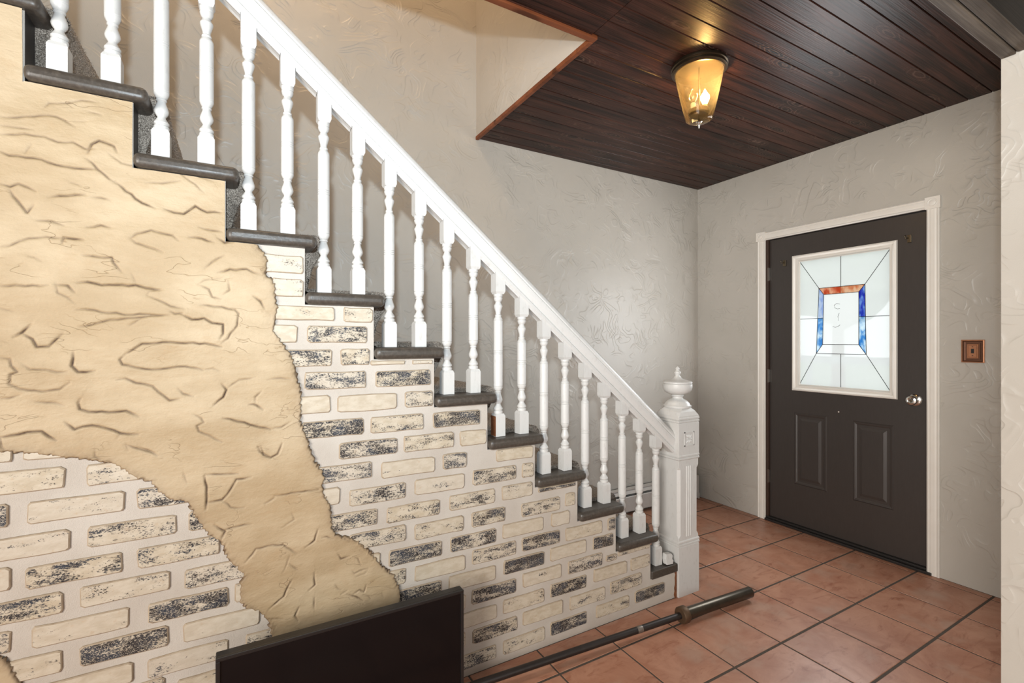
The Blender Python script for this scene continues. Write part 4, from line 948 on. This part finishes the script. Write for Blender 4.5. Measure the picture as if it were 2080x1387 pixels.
# ------------------------------------------------------------------ ceiling light
lx, ly = 1.842, 1.491; cl = empty('ceiling_light', (lx, ly, ZC)); tag(cl, 'lit ceiling lamp with a tapering amber glass shade and bronze rim', 'lamp')
TL_ = Matrix.Translation((lx, ly, ZC))
MB().lathe([(.122, -.0005), (.124, -.006), (.124, -.014), (.119, -.017), (.121, -.021), (.121, -.029), (.115, -.033), (.112, -.036), (.104, -.036), (.104, -.010), (.010, -.008)], 48, TL_).build('rim', M['bronze'], cl, smooth=35)
def shade_prof(o): return [(.106 + o, -.030), (.098 + o, -.080), (.083 + o, -.150), (.068 + o, -.215), (.058 + o, -.250)]
pr = shade_prof(0)
m = MB(); n = 48
vs = []
for r, z in pr + [(.050, -.256), (.006, -.258)]:
    for k in range(n):
        a = 2 * math.pi * k / n; vs.append((lx + r * math.cos(a), ly + r * math.sin(a), ZC + z))
fs = [(i * n + k, i * n + (k + 1) % n, (i + 1) * n + (k + 1) % n, (i + 1) * n + k) for i in range(len(pr) + 1) for k in range(n)]
m.add(vs, fs); m.build('glass_shade', M['shade'], cl, smooth=35)
MB().lathe([(.004, -.01), (.004, -.275)], 10, TL_).build('rod', M['bronze'], cl, smooth=40)
MB().lathe([(.012, -.258), (.014, -.262), (.008, -.266), (.010, -.271), (.006, -.277), (.004, -.286), (.003, -.290)], 16, TL_).build('finial', M['chrome'], cl, smooth=40)
MB().lathe([(.045, -.205), (.047, -.208), (.047, -.225), (.040, -.232)], 24, TL_).build('socket_plate', M['bronze'], cl, smooth=35)
BP = [(.009, 0), (.015, .012), (.0205, .026), (.0195, .038), (.010, .052), (.004, .064), (.001, .070)]
for n_, (dx, dy, mt) in enumerate(((.028, -.010, 'bulb'), (-.028, .010, 'bulb_off'))):
    T_ = Matrix.Translation((lx + dx, ly + dy, ZC - .200))
    s_ = MB().lathe([(.011, -.008), (.011, .022), (.008, .024)], 14, T_).build('socket', M['trim'], cl, smooth=40)
    MB().lathe([(r, z + .024) for r, z in BP], 18, T_).build('bulb', M[mt], cl, smooth=60)
bl = lamp('bulb_light', 'POINT', (lx + .028, ly - .010, ZC - .115), 7.0, (1.0, 0.66, 0.30), radius=.016)

# ------------------------------------------------------------------ baseboard heater
ht = empty('baseboard_heater', (2.65, YB - .03, 0)); tag(ht, 'off-white baseboard heater along the wall behind the newel post', 'heater')
hx0, hx1 = 1.99, 3.24
MB().box(hx0, hx1, YB - .010, YB - .001, .02, .198).box(hx0, hx1, YB - .052, YB - .001, .190, .198).build('back_plate', M['heater_paint'], ht)
MB().prism([(YB - .062, .035), (YB - .062, .140), (YB - .058, .146), (YB - .058, .035)], lambda u, v, t: (hx1 if t else hx0, u, v)).build('front_cover', M['heater_paint'], ht)
MB().prism([(YB - .058, .162), (YB - .040, .194), (YB - .037, .194), (YB - .055, .160)], lambda u, v, t: (hx1 if t else hx0, u, v)).build('damper', M['heater_paint'], ht)
m = MB(); xx = hx0 + .02
while xx < hx1 - .02: m.box(xx, xx + .001, YB - .052, YB - .014, .07, .13); xx += .012
fo = m.build('fins', M['hinge_metal'], ht); fo['kind'] = 'stuff'
MB().box(hx1, hx1 + .04, YB - .064, YB - .001, .015, .200).build('end_cap', M['heater_paint'], ht, bevel=.002)
MB().tube([(hx1 + .040, YB - .035, .05), (hx1 + .062, YB - .035, .05), (hx1 + .068, YB - .035, .04), (hx1 + .068, YB - .035, .0)], .009, 10).build('pipe', M['trim'], ht)

# ------------------------------------------------------------------ television standing on the floor
tv = empty('television', (.305, 1.545, 0)); tag(tv, 'black flat television standing on the floor against the brick wall', 'television')
tx0, tx1, tyf, tz0, tz1 = -.059, .672, 1.525, .035, .441
MB().box(tx0, tx1, tyf, tyf + .030, tz0, tz1).build('casing', M['black_plastic'], tv, bevel=.003)
MB().box(tx0 + .10, tx1 - .10, tyf + .030, tyf + .050, tz0 + .05, tz1 - .06).build('rear_housing', M['black_plastic'], tv, bevel=.006)
m = MB(); bw = .011
for (a, b, c, d) in ((tx0, tx1, tz1 - bw, tz1), (tx0, tx1, tz0, tz0 + .018), (tx0, tx0 + bw, tz0 + .018, tz1 - bw), (tx1 - bw, tx1, tz0 + .018, tz1 - bw)): m.box(a, b, tyf - .006, tyf + .001, c, d)
m.build('bezel', M['black_plastic'], tv, bevel=.0015)
MB().box(tx0 + bw, tx1 - bw, tyf - .001, tyf + .002, tz0 + .018, tz1 - bw).build('screen', M['screen_black'], tv)
for xx in (.06, .55): MB().prism([(1.45, .0005), (1.565, .0005), (1.565, .010), (1.556, .036), (1.526, .036), (1.450, .010)], lambda u, v, t, xx=xx: (xx + .03 * t, u, v)).build('foot', M['black_plastic'], tv, bevel=.002)

# ------------------------------------------------------------------ barbell
bb = empty('barbell', (1.2, 1.56, 0)); tag(bb, 'dark steel barbell lying on the tiles along the brick wall', 'barbell')
def bar_pt(x): return Vector((x, 1.591 - (x - .789) * .0637, .0378))
dirb = (bar_pt(2) - bar_pt(1)).normalized()
RB = dirb.to_track_quat('Z', 'Y').to_matrix().to_4x4()
MB().lathe([(.0142, 0), (.0142, 1.31)], 20, Matrix.Translation(bar_pt(.47)) @ RB).build('shaft', M['bar_steel'], bb, smooth=40)
for st in (1.505, .70): MB().lathe([(.0145, 0), (.0148, .001), (.0148, .028), (.0145, .029)], 20, Matrix.Translation(bar_pt(st)) @ RB).build('bare_band', M['bare_steel'], bb, smooth=40)
for sg, xs in ((1, 1.762), (-1, .507)):
    Rb = RB if sg > 0 else (-dirb).to_track_quat('Z', 'Y').to_matrix().to_4x4()
    T_ = Matrix.Translation(bar_pt(xs)) @ Rb
    cr_ = MB().lathe([(.020, -.004), (.034, -.002), (.0368, .002), (.0368, .030), (.034, .034), (.030, .036)], 30, T_).build('collar', M['collar_rust'], bb, smooth=35)
    MB().lathe([(.0255, .034), (.0255, .468), (.0235, .472), (.012, .472), (.011, .470)], 28, T_).build('sleeve', M['sleeve_steel'], bb, smooth=35)

# ------------------------------------------------------------------ outside the front door
pf = MB().box(XD + .125, 6.5, -1.0, 5.0, -.16, -.02).build('porch_floor', M['concrete'], origin=(5, 1.6, -.1)); tag(pf, 'concrete porch floor outside the front door', kind='structure')
pr_ = empty('porch_railing', (5.2, 2.2, -.02)); tag(pr_, 'porch railing seen blurred through the door glass', 'railing')
MB().box(5.17, 5.23, .6, 3.6, 1.08, 1.15).build('top_rail', M['porch_paint'], pr_)
for yy in (1.0, 1.9, 2.8): MB().box(5.18, 5.22, yy, yy + .04, -.02, 1.08).build('post', M['porch_paint'], pr_)
pp = MB().box(4.30, 4.44, 2.50, 2.66, -.02, 3.0).box(4.27, 4.47, 2.47, 2.69, -.02, .12).build('porch_post', M['porch_paint'], origin=(4.37, 2.58, 0)); tag(pp, 'porch post seen blurred at the left of the door glass', 'post')
tree = empty('garden_tree', (9.0, 4.4, -.16)); tag(tree, 'tree outside seen blurred through the door glass', 'tree')
MB().lathe([(.12, -.16), (.09, 1.2), (.07, 2.2)], 10, Matrix.Translation((9.0, 4.4, 0))).build('trunk', M['raw_wood'], tree)
bm = bmesh.new(); bmesh.ops.create_icosphere(bm, subdivisions=3, radius=.9)
for v in bm.verts: v.co *= 1 + random.uniform(-.22, .22)
mm = bpy.data.meshes.new('crown'); bm.to_mesh(mm); bm.free(); mm.materials.append(M['foliage']); cr = link('crown', mm, tree, (0, 0, 2.7))
gr = MB().box(6.5, 40, -20, 30, -.5, -.16).build('ground_outside', M['foliage'], origin=(20, 4, -.3)); tag(gr, 'lawn outside beyond the porch', kind='structure')
